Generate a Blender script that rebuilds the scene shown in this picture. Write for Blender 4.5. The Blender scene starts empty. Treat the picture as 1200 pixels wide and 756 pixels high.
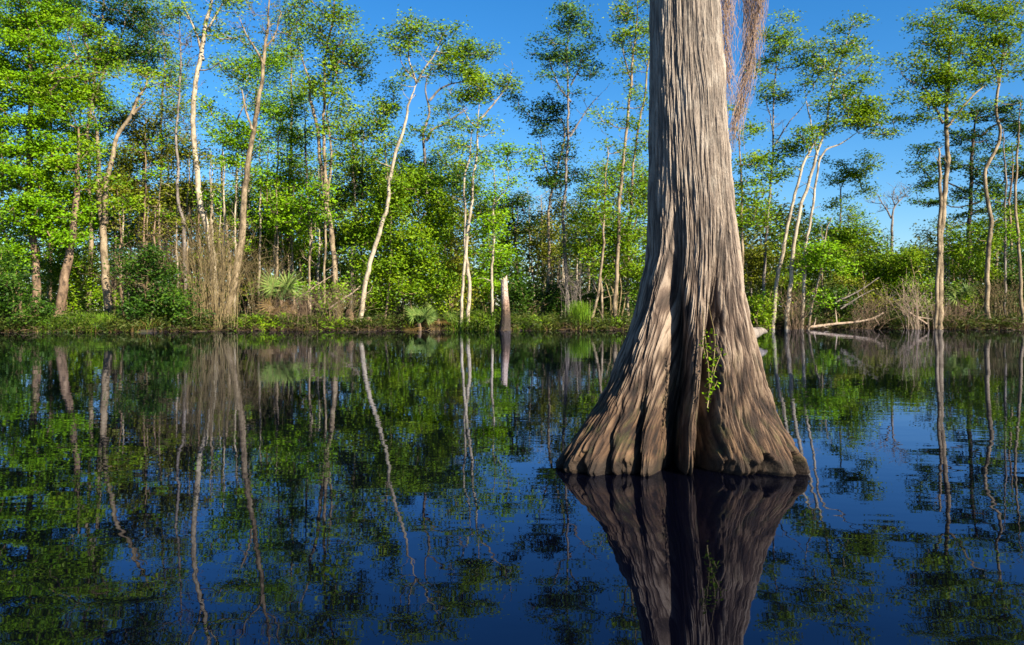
import bpy, math, random
import numpy as np
from mathutils import Vector

SC = bpy.context.scene
COL = SC.collection
R = math.radians
random.seed(11)
rng = np.random.default_rng(11)

# ------------------------------------------------------------------ camera, sky, sun, exposure
CAM_H = 1.1          # eye height over the water (a small boat)
HOR = 364.0          # row of the horizon in the 1200 x 756 photograph
FPX = 933.0
cam = bpy.data.cameras.new('camera')
cam.lens = 28.0; cam.sensor_width = 36.0
cam.shift_y = -(378.0 - HOR) / 1200.0
cam.clip_start = 0.05; cam.clip_end = 9000
cam.dof.use_dof = True; cam.dof.focus_distance = 5.6; cam.dof.aperture_fstop = 5.6
camo = bpy.data.objects.new('camera', cam); COL.objects.link(camo)
camo.location = (0, 0, CAM_H); camo.rotation_euler = (R(90), 0, 0)
SC.camera = camo

SUN_AZ, SUN_EL = 136.0, 33.0      # degrees clockwise from the viewing direction, height
w = bpy.data.worlds.new('World'); SC.world = w; w.use_nodes = True
wn = w.node_tree
sky = wn.nodes.new('ShaderNodeTexSky'); sky.sky_type = 'NISHITA'; sky.sun_disc = False
sky.sun_elevation = R(SUN_EL); sky.sun_rotation = R(SUN_AZ)
sky.air_density = 1.15; sky.dust_density = 0.0; sky.ozone_density = 8.0
hs = wn.nodes.new('ShaderNodeHueSaturation'); hs.inputs['Saturation'].default_value = 1.2
wn.links.new(sky.outputs[0], hs.inputs['Color'])
wn.links.new(hs.outputs[0], wn.nodes['Background'].inputs[0])
wn.nodes['Background'].inputs[1].default_value = 0.050
sl = bpy.data.lights.new('sun', 'SUN'); sl.energy = 5.0; sl.angle = R(0.5); sl.color = (1.0, 0.88, 0.70)
so = bpy.data.objects.new('sun', sl); COL.objects.link(so)
sd = Vector((math.sin(R(SUN_AZ)) * math.cos(R(SUN_EL)), math.cos(R(SUN_AZ)) * math.cos(R(SUN_EL)), math.sin(R(SUN_EL))))
so.rotation_euler = sd.to_track_quat('Z', 'Y').to_euler(); so.location = sd * 40
SC.view_settings.view_transform = 'Standard'
try: SC.view_settings.look = 'None'
except Exception: pass
SC.view_settings.exposure = 1.78; SC.view_settings.gamma = 1.0
SC.view_settings.use_curve_mapping = False
SC.render.engine = 'CYCLES'
SC.cycles.max_bounces = 6; SC.cycles.diffuse_bounces = 2; SC.cycles.transparent_max_bounces = 4
SC.cycles.glossy_bounces = 3

# ------------------------------------------------------------------ helpers
def at(px, py, Y):
    """the point of the photograph's pixel (px, py) at the distance Y from the camera"""
    return np.array([(px - 600.0) / FPX * Y, Y, CAM_H - (py - HOR) / FPX * Y])

class vnoise:
    """value noise in two dimensions, periodic in the first"""
    def __init__(s, seed, nx, ny):
        s.g = np.random.default_rng(seed).random((nx, ny)); s.nx = nx; s.ny = ny
    def __call__(s, x, y):
        x = np.asarray(x, float); y = np.asarray(y, float)
        xi = np.floor(x).astype(int); yi = np.floor(y).astype(int)
        fx = x - xi; fy = y - yi
        fx = fx * fx * (3 - 2 * fx); fy = fy * fy * (3 - 2 * fy)
        g = s.g; a = xi % s.nx; b = (xi + 1) % s.nx; c = yi % s.ny; d = (yi + 1) % s.ny
        return (g[a, c] * (1 - fx) + g[b, c] * fx) * (1 - fy) + (g[a, d] * (1 - fx) + g[b, d] * fx) * fy

def tag(o, label=None, cat=None, group=None, kind=None):
    if label: o['label'] = label
    if cat: o['category'] = cat
    if group: o['group'] = group
    if kind: o['kind'] = kind
    return o

def empty(name, loc, label, cat, group=None):
    o = bpy.data.objects.new(name, None); COL.objects.link(o)
    o.location = Vector([float(v) for v in loc]); o.empty_display_size = 0.3
    return tag(o, label, cat, group)

class MB:
    """collects quads into one mesh"""
    def __init__(s): s.v = []; s.f = []; s.a = []; s.n = 0
    def add(s, v, f, a=None):
        v = np.asarray(v, np.float32).reshape(-1, 3); f = np.asarray(f, np.int64).reshape(-1, 4)
        s.v.append(v); s.f.append(f + s.n); s.n += len(v)
        s.a.append(np.zeros(len(v), np.float32) if a is None else np.broadcast_to(np.asarray(a, np.float32), (len(v),)))
    def tube(s, pts, rad, k=5, a=0.0, cap=False):
        pts = np.asarray(pts, float); n = len(pts)
        rad = np.broadcast_to(np.asarray(rad, float), (n,))
        t = np.gradient(pts, axis=0); t /= np.linalg.norm(t, axis=1)[:, None] + 1e-9
        m = np.abs(t.mean(0)); ref = np.eye(3)[int(np.argmin(m))]
        u = np.cross(t, ref); u /= np.linalg.norm(u, axis=1)[:, None] + 1e-9
        q = np.cross(t, u)
        th = np.arange(k) * 2 * np.pi / k
        ring = pts[:, None, :] + rad[:, None, None] * (np.cos(th)[None, :, None] * u[:, None, :] + np.sin(th)[None, :, None] * q[:, None, :])
        i = np.arange(n - 1)[:, None] * k; j = np.arange(k)[None, :]; j2 = (j + 1) % k
        f = np.stack([i + j, i + j2, i + k + j2, i + k + j], -1).reshape(-1, 4)
        v = ring.reshape(-1, 3)
        if cap:
            c0 = len(v); v = np.vstack([v, pts[-1]])
            e = (n - 1) * k
            f = np.vstack([f, [[e + jj, e + (jj + 1) % k, c0, c0] for jj in range(k)]])
        s.add(v, f, a)
    def build(s, name, mat, parent=None, smooth=False, attr='tint'):
        v = np.concatenate(s.v); f = np.concatenate(s.f); a = np.concatenate(s.a)
        o = raw_mesh(name, v, f, mat, smooth, {attr: a})
        if parent is not None:
            o.parent = parent
            o.matrix_parent_inverse.identity()
            off = np.array(parent.location[:], np.float32)
            co = v - off
            o.data.vertices.foreach_set('co', co.astype(np.float32).ravel()); o.data.update()
        return o

def raw_mesh(name, v, f, mat, smooth=False, attrs=None):
    me = bpy.data.meshes.new(name)
    f = np.asarray(f)
    tri = f[:, 2] == f[:, 3]
    if tri.any():
        cnt = np.where(tri, 3, 4); loops = np.concatenate([r[:3] if t else r for r, t in zip(f, tri)])
    else:
        cnt = np.full(len(f), 4); loops = f.ravel()
    me.vertices.add(len(v)); me.vertices.foreach_set('co', np.asarray(v, np.float32).ravel())
    me.loops.add(len(loops)); me.loops.foreach_set('vertex_index', loops.astype(np.int32))
    me.polygons.add(len(f))
    me.polygons.foreach_set('loop_start', np.concatenate([[0], np.cumsum(cnt)[:-1]]).astype(np.int32))
    if smooth: me.polygons.foreach_set('use_smooth', np.ones(len(f), bool))
    for k, a in (attrs or {}).items():
        at_ = me.attributes.new(k, 'FLOAT', 'POINT'); at_.data.foreach_set('value', np.asarray(a, np.float32).ravel())
    me.update(calc_edges=True)
    me.materials.append(mat)
    o = bpy.data.objects.new(name, me); COL.objects.link(o)
    return o

def smoothline(pts, step=0.35):
    """Catmull-Rom through the points, resampled"""
    p = np.asarray(pts, float)
    if len(p) < 3:
        n = max(3, int(np.linalg.norm(p[-1] - p[0]) / step) + 1)
        t = np.linspace(0, 1, n)[:, None]
        return p[0] * (1 - t) + p[-1] * t
    q = np.vstack([2 * p[0] - p[1], p, 2 * p[-1] - p[-2]])
    out = []
    for i in range(1, len(q) - 2):
        n = max(2, int(np.linalg.norm(q[i + 1] - q[i])/ step) + 1)
        t = np.linspace(0, 1, n, endpoint=False)[:, None]
        a, b, c, d = q[i - 1], q[i], q[i + 1], q[i + 2]
        out.append(.5 * (2 * b + (c - a) * t + (2 * a - 5 * b + 4 * c - d) * t ** 2 + (3 * b - a - 3 * c + d) * t ** 3))
    out.append(p[-1:])
    return np.vstack(out)

def leaves(mb, cen, n, sig, L, W, flat=0.5, droop=0.15, upb=0.55):
    """n folded leaf blades round each centre (cen: N x 3)"""
    cen = np.repeat(np.asarray(cen, float), n, 0); N = len(cen)
    clump = np.repeat(rng.normal(0, .22, len(cen) // n), n)
    p = cen + rng.normal(0, 1, (N, 3)) * np.array([sig, sig, sig * flat])
    az = rng.random(N) * 2 * np.pi
    a = np.stack([np.cos(az), np.sin(az), rng.normal(-droop, .35, N)], 1); a /= np.linalg.norm(a, axis=1)[:, None]
    nr = np.stack([rng.normal(.34, .62, N), rng.normal(-.40, .62, N), np.full(N, upb)], 1)
    b = np.cross(nr, a); b /= np.linalg.norm(b, axis=1)[:, None] + 1e-9
    nr = np.cross(a, b)
    l = L * rng.uniform(.45, 1.4, N)[:, None]; ww = W * rng.uniform(.7, 1.2, N)[:, None]
    v = np.stack([p - a * l / 2, p + b * ww / 2 + nr * ww * .18, p + a * l / 2 - nr * l * .1, p - b * ww / 2 + nr * ww * .18], 1).reshape(-1, 3)
    f = np.arange(4 * N).reshape(-1, 4)
    tint = np.clip(.5 + clump + rng.normal(0, .16, N), 0, 1)
    mb.add(v, f, np.repeat(tint, 4))

# ------------------------------------------------------------------ materials
def mat_new(name):
    m = bpy.data.materials.new(name); m.use_nodes = True
    nt = m.node_tree; nt.nodes.clear()
    return m, nt, nt.nodes.new('ShaderNodeOutputMaterial')

def ramp(nt, stops):
    r = nt.nodes.new('ShaderNodeValToRGB')
    while len(r.color_ramp.elements) < len(stops): r.color_ramp.elements.new(.5)
    for e, (p, c) in zip(r.color_ramp.elements, stops): e.position = p; e.color = (*c, 1)
    return r

def leaf_mat(name, c0, c1, c2, trans=0.28):
    m, nt, out = mat_new(name)
    at_ = nt.nodes.new('ShaderNodeAttribute'); at_.attribute_name = 'tint'
    r = ramp(nt, [(.1, c0), (.5, c1), (.9, c2)])
    nt.links.new(at_.outputs['Fac'], r.inputs[0])
    p = nt.nodes.new('ShaderNodeBsdfPrincipled'); p.inputs['Roughness'].default_value = .5
    p.inputs['Specular IOR Level'].default_value = .12
    t = nt.nodes.new('ShaderNodeBsdfTranslucent')
    hue = nt.nodes.new('ShaderNodeHueSaturation'); hue.inputs['Hue'].default_value = .485; hue.inputs['Value'].default_value = 1.15
    nt.links.new(r.outputs[0], p.inputs['Base Color']); nt.links.new(r.outputs[0], hue.inputs['Color'])
    nt.links.new(hue.outputs[0], t.inputs['Color'])
    mx = nt.nodes.new('ShaderNodeMixShader'); mx.inputs[0].default_value = trans
    nt.links.new(p.outputs[0], mx.inputs[1]); nt.links.new(t.outputs[0], mx.inputs[2])
    nt.links.new(mx.outputs[0], out.inputs[0])
    return m

LEAF = {
 'bright': leaf_mat('leaf_bright', (.070, .165, .002), (.112, .245, .003), (.175, .305, .005)),
 'mid':    leaf_mat('leaf_mid', (.056, .128, .003), (.104, .200, .004), (.175, .26, .007)),
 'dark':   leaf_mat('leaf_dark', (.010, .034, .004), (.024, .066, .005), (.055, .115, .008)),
 'olive':  leaf_mat('leaf_olive', (.06, .078, .006), (.115, .135, .008), (.18, .20, .012)),
 'blue':   leaf_mat('leaf_bluish', (.028, .09, .018), (.055, .135, .022), (.095, .18, .03)),
 'grass':  leaf_mat('blade_green', (.045, .11, .006), (.09, .19, .008), (.17, .26, .02)),
 'straw':  leaf_mat('blade_straw', (.05, .03, .010), (.10, .065, .02), (.17, .115, .04)),
 'palm':   leaf_mat('palm_green', (.05, .10, .02), (.10, .165, .035), (.18, .23, .06)),
}

def bark_mat(name, pale, mid, dark, amt=.5, scale=1.0):
    """mottled bark of a thin trunk: lichen patches over darker bark"""
    m, nt, out = mat_new(name)
    tc = nt.nodes.new('ShaderNodeTexCoord')
    mp = nt.nodes.new('ShaderNodeMapping'); mp.inputs['Scale'].default_value = (1, 1, .55)
    nt.links.new(tc.outputs['Object'], mp.inputs[0])
    n1 = nt.nodes.new('ShaderNodeTexNoise'); n1.inputs['Scale'].default_value = 3.2 * scale; n1.inputs['Detail'].default_value = 5; n1.inputs['Roughness'].default_value = .65
    n2 = nt.nodes.new('ShaderNodeTexNoise'); n2.inputs['Scale'].default_value = 22 * scale; n2.inputs['Detail'].default_value = 3
    nt.links.new(mp.outputs[0], n1.inputs[0]); nt.links.new(mp.outputs[0], n2.inputs[0])
    r1 = ramp(nt, [(amt - .14, dark), (amt - .02, mid), (amt + .10, pale)])
    nt.links.new(n1.outputs[0], r1.inputs[0])
    r2 = ramp(nt, [(.3, (.55, .52, .5)), (.6, (1, 1, 1))])
    nt.links.new(n2.outputs[0], r2.inputs[0])
    mul = nt.nodes.new('ShaderNodeMix'); mul.data_type = 'RGBA'; mul.blend_type = 'MULTIPLY'; mul.inputs[0].default_value = .8
    nt.links.new(r1.outputs[0], mul.inputs[6]); nt.links.new(r2.outputs[0], mul.inputs[7])
    p = nt.nodes.new('ShaderNodeBsdfPrincipled'); p.inputs['Roughness'].default_value = .85
    p.inputs['Specular IOR Level'].default_value = .2
    bp = nt.nodes.new('ShaderNodeBump'); bp.inputs['Strength'].default_value = .5; bp.inputs['Distance'].default_value = .02
    nt.links.new(n2.outputs[0], bp.inputs['Height']); nt.links.new(bp.outputs[0], p.inputs['Normal'])
    nt.links.new(mul.outputs[2], p.inputs['Base Color']); nt.links.new(p.outputs[0], out.inputs[0])
    return m

BARK = {
 'pale':  bark_mat('bark_pale', (.27, .215, .14), (.17, .13, .08), (.05, .038, .025), .50),
 'white': bark_mat('bark_white', (.36, .31, .23), (.24, .20, .14), (.07, .055, .04), .46),
 'brown': bark_mat('bark_brown', (.22, .155, .10), (.145, .098, .06), (.05, .035, .024), .5),
 'dark':  bark_mat('bark_dark', (.08, .06, .045), (.045, .035, .027), (.02, .016, .014), .5),
 'grey':  bark_mat('bark_grey', (.20, .175, .15), (.13, .11, .095), (.05, .045, .04), .48),
 'twig':  bark_mat('twig_tan', (.215, .17, .082), (.15, .112, .052), (.065, .046, .024), .48),
 'bleached': bark_mat('wood_bleached', (.32, .25, .185), (.24, .175, .12), (.10, .065, .045), .44),
}

# ------------------------------------------------------------------ the setting: ground, water
shore_n = vnoise(5, 512, 8)
def shore(x):
    x = np.asarray(x, float)
    b = np.interp(x, [-80, -30, -22, -10, 0, 8, 20, 30, 80], [36, 38.5, 41, 43.2, 44.2, 45.5, 47.5, 47.5, 46])
    return b + 3.4 * (shore_n(x * .20 + 200, x * 0 + .5) - .5) + 1.3 * (shore_n(x * .9 + 200, x * 0 + 3.5) - .5)
gn = vnoise(7, 512, 512)
def ground(x, y):
    x = np.asarray(x, float); y = np.asarray(y, float)
    d = y - shore(x)
    z = np.interp(d, [-14, -4, -1.0, -.1, .12, 1.2, 8, 60, 300], [-1.6, -1.1, -.5, -.08, .14, .27, .40, .7, 1.0])
    z = z + np.clip((d + .6) / 1.5, 0, 1) * (.22 * (gn(x * .8 + 250, y * .8 + 250) - .5) + .16 * (gn(x * 2.3 + 250, y * 2.3 + 250) - .5))
    back = np.clip((-25 - y) / 6, 0, 1)           # the near shore behind the boat
    return z * (1 - back) + back * .5

def grid_axis(segs):
    return np.unique(np.concatenate([np.arange(a, b, s) for a, b, s in segs]))
gx = grid_axis([(-3000, -300, 300), (-300, -60, 12), (-60, 60, .33), (60, 300, 12), (300, 3001, 300)])
gy = grid_axis([(-3000, -300, 300), (-300, -40, 20), (-40, -22, 2), (-22, 30, 6), (30, 52, .25), (52, 110, 2), (110, 400, 20), (400, 4001, 300)])
X, Y = np.meshgrid(gx, gy, indexing='ij')
Z = ground(X, Y)
i = np.arange(len(gx) - 1)[:, None]; j = np.arange(len(gy) - 1)[None, :]; ny = len(gy)
F = np.stack([i * ny + j, (i + 1) * ny + j, (i + 1) * ny + j + 1, i * ny + j + 1], -1).reshape(-1, 4)
m, nt, out = mat_new('bank_soil')
tc = nt.nodes.new('ShaderNodeTexCoord')
n1 = nt.nodes.new('ShaderNodeTexNoise'); n1.inputs['Scale'].default_value = .9; n1.inputs['Detail'].default_value = 8
n2 = nt.nodes.new('ShaderNodeTexNoise'); n2.inputs['Scale'].default_value = 14; n2.inputs['Detail'].default_value = 4
nt.links.new(tc.outputs['Object'], n1.inputs[0]); nt.links.new(tc.outputs['Object'], n2.inputs[0])
r = ramp(nt, [(.3, (.008, .005, .003)), (.5, (.02, .012, .006)), (.68, (.02, .024, .006))])
nt.links.new(n1.outputs[0], r.inputs[0])
p = nt.nodes.new('ShaderNodeBsdfPrincipled'); p.inputs['Roughness'].default_value = .9
bp = nt.nodes.new('ShaderNodeBump'); bp.inputs['Distance'].default_value = .06; nt.links.new(n2.outputs[0], bp.inputs['Height'])
nt.links.new(bp.outputs[0], p.inputs['Normal']); nt.links.new(r.outputs[0], p.inputs['Base Color']); nt.links.new(p.outputs[0], out.inputs[0])
tag(raw_mesh('ground', np.stack([X, Y, Z], -1).reshape(-1, 3), F, m, True), kind='structure')

m, nt, out = mat_new('dark_water')
gl = nt.nodes.new('ShaderNodeBsdfGlossy'); gl.inputs['Color'].default_value = (.66, .74, 1.0, 1); gl.inputs['Roughness'].default_value = .008
df = nt.nodes.new('ShaderNodeBsdfDiffuse'); df.inputs['Color'].default_value = (.0006, .0007, .0022, 1)
fr = nt.nodes.new('ShaderNodeFresnel'); fr.inputs['IOR'].default_value = 1.333
wm = nt.nodes.new('ShaderNodeMixShader')
nt.links.new(fr.outputs[0], wm.inputs[0]); nt.links.new(df.outputs[0], wm.inputs[1]); nt.links.new(gl.outputs[0], wm.inputs[2])
geo = nt.nodes.new('ShaderNodeNewGeometry')
def wave(scale, dist, detail, prev, sx=1.0):
    mp = nt.nodes.new('ShaderNodeMapping'); mp.inputs['Scale'].default_value = (sx, 1, 1)
    nt.links.new(geo.outputs['Position'], mp.inputs[0])
    n = nt.nodes.new('ShaderNodeTexNoise'); n.noise_dimensions = '2D'; n.inputs['Scale'].default_value = scale; n.inputs['Detail'].default_value = detail
    nt.links.new(mp.outputs[0], n.inputs[0])
    b = nt.nodes.new('ShaderNodeBump'); b.inputs['Strength'].default_value = 1.0; b.inputs['Distance'].default_value = dist
    nt.links.new(n.outputs[0], b.inputs['Height'])
    if prev is not None: nt.links.new(prev.outputs[0], b.inputs['Normal'])
    return b
b1 = wave(.55, .0036, 1.0, None, .7)
b2 = wave(3.2, .0010, 2.0, b1, .55)
nt.links.new(b2.outputs[0], gl.inputs['Normal']); nt.links.new(b2.outputs[0], fr.inputs['Normal']); nt.links.new(wm.outputs[0], out.inputs[0])
wx = [-500.0, 500.0]; wy = [-60.0, 70.0]
tag(raw_mesh('water', [(wx[0], wy[0], 0), (wx[1], wy[0], 0), (wx[1], wy[1], 0), (wx[0], wy[1], 0)], [[0, 1, 2, 3]], m), kind='structure')

# ------------------------------------------------------------------ the big cypress
CY = 6.0
def cypress():
    prof = [(-.5, 1.0), (0, .95), (.1, .90), (.24, .80), (.40, .69), (.57, .61), (.75, .55), (1.0, .466), (1.25, .405), (1.51, .347), (1.8, .325), (2.15, .305), (2.8, .28), (3.44, .257), (5, .235), (8, .19), (11, .13), (13, .08)]
    axx = [(-.5, 1.22), (0, 1.22), (.3, 1.24), (.57, 1.28), (1.0, 1.33), (1.5, 1.365), (2.15, 1.34), (3.44, 1.30), (6, 1.27), (13, 1.2)]
    root = empty('cypress_tree', (1.22, CY, 0), 'big bald cypress trunk with fluted flaring base standing in the water', 'tree')
    th = np.concatenate([np.linspace(-190, 8, 640, endpoint=False), np.linspace(8, 170, 70, endpoint=False)])
    zs = np.concatenate([np.linspace(-.35, .15, 56, endpoint=False), np.linspace(.15, 3.6, 340, endpoint=False), np.linspace(3.6, 13, 60)])
    T, Zz = np.meshgrid(th, zs, indexing='ij')
    hw = np.interp(Zz, *zip(*prof))
    D = np.interp(T, [-190, -180, -160, -150, -140, -126, -112, -103, -92, -80, -70, -56, -42, -26, 0, 45, 90, 135, 170],
                     [.80, .84, .98, 1.02, 1.07, .93, .82, .76, .78, .75, .79, .90, 1.07, .96, .80, .78, .82, .80, .80])
    bl = np.clip((1.9 - Zz) / 1.9, 0, 1) ** 1.15
    r = hw * (1 + (D / .95 - 1) * bl)
    wob = vnoise(21, 36, 64)
    tw = T + 5.0 * (wob(T / 10.0, Zz * 1.6 + 5) - .5)           # wandering of the furrows
    def groove(path, dep, wid, sharp=1.4):
        pz, pa = zip(*path); a = np.interp(Zz, pz, pa)
        dz, dd = zip(*dep); d = np.interp(Zz, dz, dd)
        wz, ww = zip(*wid); wv = np.interp(Zz, wz, ww)
        q = np.abs(((tw - a + 180) % 360) - 180) / wv
        return d * np.exp(-q ** sharp)
    g = 0
    # the two main slots
    g = g + groove([(0, -103), (.5, -106), (.9, -113), (1.3, -123), (1.9, -124)], [(0, .46), (.6, .36), (1.0, .25), (1.3, .16), (1.55, .06), (2.0, 0)], [(0, 6.5), (.6, 8), (1.3, 10), (2, 8)], 2.6)
    g = g + groove([(0, -80), (.5, -80), (.8, -79), (1.2, -72), (1.7, -70)], [(0, .46), (.6, .36), (.9, .24), (1.2, .13), (1.5, .04), (1.8, 0)], [(0, 6), (.5, 6), (1.2, 8), (2, 8)], 2.6)
    # smaller flutes on the left buttress
    g = g + groove([(0, -112), (.6, -115), (1.0, -122)], [(0, .17), (.4, .15), (.64, .05), (.80, 0)], [(0, 2.4), (1, 2.4)], 1.6)
    g = g + groove([(0, -120.5), (.6, -127), (1.0, -134)], [(0, .16), (.3, .14), (.5, .05), (.68, 0)], [(0, 2.5), (1, 2.6)], 1.6)
    g = g + groove([(0, -129), (.5, -137), (.9, -143)], [(0, .13), (.2, .10), (.38, .03), (.52, 0)], [(0, 2.2), (1, 2.4)], 1.6)
    g = g + groove([(0, -138), (.5, -146)], [(0, .05), (.1, .03), (.2, 0)], [(0, 1.8), (1, 2.2)], 1.6)
    g = g + groove([(0, -95), (.6, -97)], [(0, .12), (.3, .08), (.6, 0)], [(0, 2.4), (1, 2.4)], 1.6)
    g = g + groove([(0, -88), (.6, -92)], [(0, .08), (.3, .05), (.5, 0)], [(0, 2.2), (1, 2.2)], 1.6)
    # shallow hollows on the right buttress and the back
    g = g + groove([(0, -63), (.9, -58), (1.6, -50)], [(0, .05), (.7, .035), (1.6, .012), (2.1, 0)], [(0, 5), (1.6, 8)])
    g = g + groove([(0, -33), (.9, -28), (1.6, -25)], [(0, .06), (.7, .05), (1.6, .015), (2.2, 0)], [(0, 5), (1.6, 9)])
    for a in (-172, 20, 50, 85, 120, 150):
        g = g + groove([(0, a), (2, a)], [(0, .2), (.6, .14), (1.2, .05), (1.8, 0)], [(0, 7), (2, 8)])
    r = r - np.minimum(g, .74 * r)
    # broad swelling, then stringy bark ridges
    big = vnoise(22, 24, 64); r = r + .022 * (big(T / 15.0, Zz * 1.3 + 4) - .5) * (1 + 1.2 * bl)
    def fib(seed, na, fz, warp):
        n = vnoise(seed, na, 256)
        wv = vnoise(seed + 50, max(6, na // 8), 256)
        ang = (T + 190) / 360 * na + warp * (wv((T + 190) / 360 * max(6, na // 8), Zz * fz * .5 + 9) - .5)
        v = n(ang, Zz * fz + 7)
        return np.clip(np.abs(2 * v - 1) * 1.9, 0, 1) ** .6
    def cords(N, seed, warp, wz, fz):
        m_ = max(8, N // 7); A_ = (T + 190) / 360
        ph = A_ * N + warp * (vnoise(seed, m_, 256)(A_ * m_, Zz * wz + 9) - .5) + warp * .35 * (vnoise(seed + 3, m_ * 3, 256)(A_ * m_ * 3, Zz * wz * 3 + 9) - .5)
        ix = np.floor(ph); fr = ph - ix
        prof = np.sqrt(np.clip(1 - (2 * fr - 1) ** 2, 0, 1))
        hz = vnoise(seed + 5, N, 512)(ix % N, Zz * fz + 9 + (ix % 17) * .37)
        return prof * (.30 + .70 * hz)
    kz = np.clip((1.5 - Zz) / 1.5, 0, 1)
    c1 = cords(66, 31, 3.0, .9, 6.0); c2 = cords(140, 41, 5.0, 1.2, 10.0); c3 = cords(250, 51, 6.0, 1.4, 13.0)
    ridge = (.52 - .34 * kz) * c1 + (.33 + .09 * kz) * c2 + (.15 + .25 * kz) * c3
    f1 = fib(31, 40, 1.3, 3.0)
    amp = np.interp(Zz, [0, .4, 1.2, 2.4, 3.5, 13], [.040, .038, .028, .019, .016, .012])
    flake = vnoise(35, 90, 512)((T + 190) / 4.0, Zz * 7.0)
    fine = np.random.default_rng(3).normal(0, 1, T.shape)
    r = r + amp * (ridge - .6) * 1.7 + amp * .3 * (flake - .5) + amp * .45 * (f1 - .6) + .0006 * fine
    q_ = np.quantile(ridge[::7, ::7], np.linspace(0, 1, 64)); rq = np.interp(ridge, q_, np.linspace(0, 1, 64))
    # ragged, eaten-away foot at the water line
    nk = vnoise(36, 72, 8)((T + 190) / 5.0, Zz * 0 + 1.5)
    nk2 = vnoise(37, 180, 8)((T + 190) / 2.0, Zz * 0 + 2.5); foot = np.clip((.65 * nk + .35 * nk2 - .42) * 3.6, 0, 1)
    arch = np.clip(1 - Zz / (.02 + .13 * foot), 0, 1)
    r = r - .15 * foot * np.sqrt(arch) - .03 * np.clip(1 - Zz / .02, 0, 1)
    r = np.maximum(r, .05)
    ax = np.interp(Zz, *zip(*axx))
    a = np.radians(T)
    V = np.stack([ax + r * np.cos(a), CY + r * np.sin(a), Zz], -1)
    na, nz = T.shape
    I = np.arange(na)[:, None]; J = np.arange(nz - 1)[None, :]; I2 = (I + 1) % na
    Fq = np.stack([I * nz + J, I2 * nz + J, I2 * nz + J + 1, I * nz + J + 1], -1).reshape(-1, 4)
    m, nt, out = mat_new('cypress_bark')
    A = lambda nm: (lambda n: (setattr(n, 'attribute_name', nm), n)[1])(nt.nodes.new('ShaderNodeAttribute'))
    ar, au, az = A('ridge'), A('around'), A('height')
    cx = nt.nodes.new('ShaderNodeCombineXYZ'); nt.links.new(au.outputs['Fac'], cx.inputs[0]); nt.links.new(az.outputs['Fac'], cx.inputs[1])
    def noise(sx, sy, sc, det, rough=.6):
        mp = nt.nodes.new('ShaderNodeMapping'); mp.inputs['Scale'].default_value = (sx, sy, 1); nt.links.new(cx.outputs[0], mp.inputs[0])
        n = nt.nodes.new('ShaderNodeTexNoise'); n.inputs['Scale'].default_value = sc; n.inputs['Detail'].default_value = det; n.inputs['Roughness'].default_value = rough
        nt.links.new(mp.outputs[0], n.inputs[0]); return n
    nf1 = noise(1, .10, 42, 6, .7); nf2 = noise(1, .05, 120, 6, .7); nm_ = noise(1, .22, 26, 6, .75); nb = noise(1, .8, 3.0, 5, .6); npch = noise(1, .45, 7, 6, .7)
    nfm = nt.nodes.new('ShaderNodeMix'); nfm.data_type = 'FLOAT'
    zr = nt.nodes.new('ShaderNodeMapRange'); zr.inputs[1].default_value = .5; zr.inputs[2].default_value = 1.5; nt.links.new(az.outputs['Fac'], zr.inputs[0])
    nt.links.new(zr.outputs[0], nfm.inputs[0]); nt.links.new(nf2.outputs[0], nfm.inputs[2]); nt.links.new(nf1.outputs[0], nfm.inputs[3])
    nf = nt.nodes.new('ShaderNodeMapRange'); nf.inputs[1].default_value = .34; nf.inputs[2].default_value = .66; nt.links.new(nfm.outputs[0], nf.inputs[0])
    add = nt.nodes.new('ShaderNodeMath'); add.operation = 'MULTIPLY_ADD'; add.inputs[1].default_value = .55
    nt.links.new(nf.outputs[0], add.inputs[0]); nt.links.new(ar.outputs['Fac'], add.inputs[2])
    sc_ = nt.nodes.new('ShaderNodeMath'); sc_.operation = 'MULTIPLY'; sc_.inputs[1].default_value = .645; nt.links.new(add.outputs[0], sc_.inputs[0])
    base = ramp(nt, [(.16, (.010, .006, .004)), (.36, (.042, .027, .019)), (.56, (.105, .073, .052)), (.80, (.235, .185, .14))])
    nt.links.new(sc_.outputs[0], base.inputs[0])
    def mix(fac, c1, c2, mode='MIX'):
        x = nt.nodes.new('ShaderNodeMix'); x.data_type = 'RGBA'; x.blend_type = mode
        if isinstance(fac, float): x.inputs[0].default_value = fac
        else: nt.links.new(fac, x.inputs[0])
        for k, c in ((6, c1), (7, c2)):
            if isinstance(c, tuple): x.inputs[k].default_value = (*c, 1)
            else: nt.links.new(c, x.inputs[k])
        return x.outputs[2]
    def mth(op, a_, b_=None, c_=None, clamp=False):
        x = nt.nodes.new('ShaderNodeMath'); x.operation = op; x.use_clamp = clamp
        for k, q in enumerate((a_, b_, c_)):
            if q is None: continue
            if isinstance(q, (int, float)): x.inputs[k].default_value = q
            else: nt.links.new(q, x.inputs[k])
        return x.outputs[0]
    col = base.outputs[0]
    # weathered pale plates, higher up
    up = nt.nodes.new('ShaderNodeMapRange'); nt.links.new(az.outputs['Fac'], up.inputs[0]); up.inputs[1].default_value = 1.1; up.inputs[2].default_value = 2.6
    pr = ramp(nt, [(.50, (0, 0, 0)), (.62, (1, 1, 1))]); nt.links.new(npch.outputs[0], pr.inputs[0])
    col = mix(mth('MULTIPLY', mth('MULTIPLY', pr.outputs[0], up.outputs[0]), .75), col, (.33, .29, .24))
    col = mix(mth('MULTIPLY', up.outputs[0], .35), col, (.30, .265, .225))
    # high-water stain and algae on the foot
    lowm = nt.nodes.new('ShaderNodeMapRange'); lowm.inputs[1].default_value = 1.05; lowm.inputs[2].default_value = .25
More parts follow.
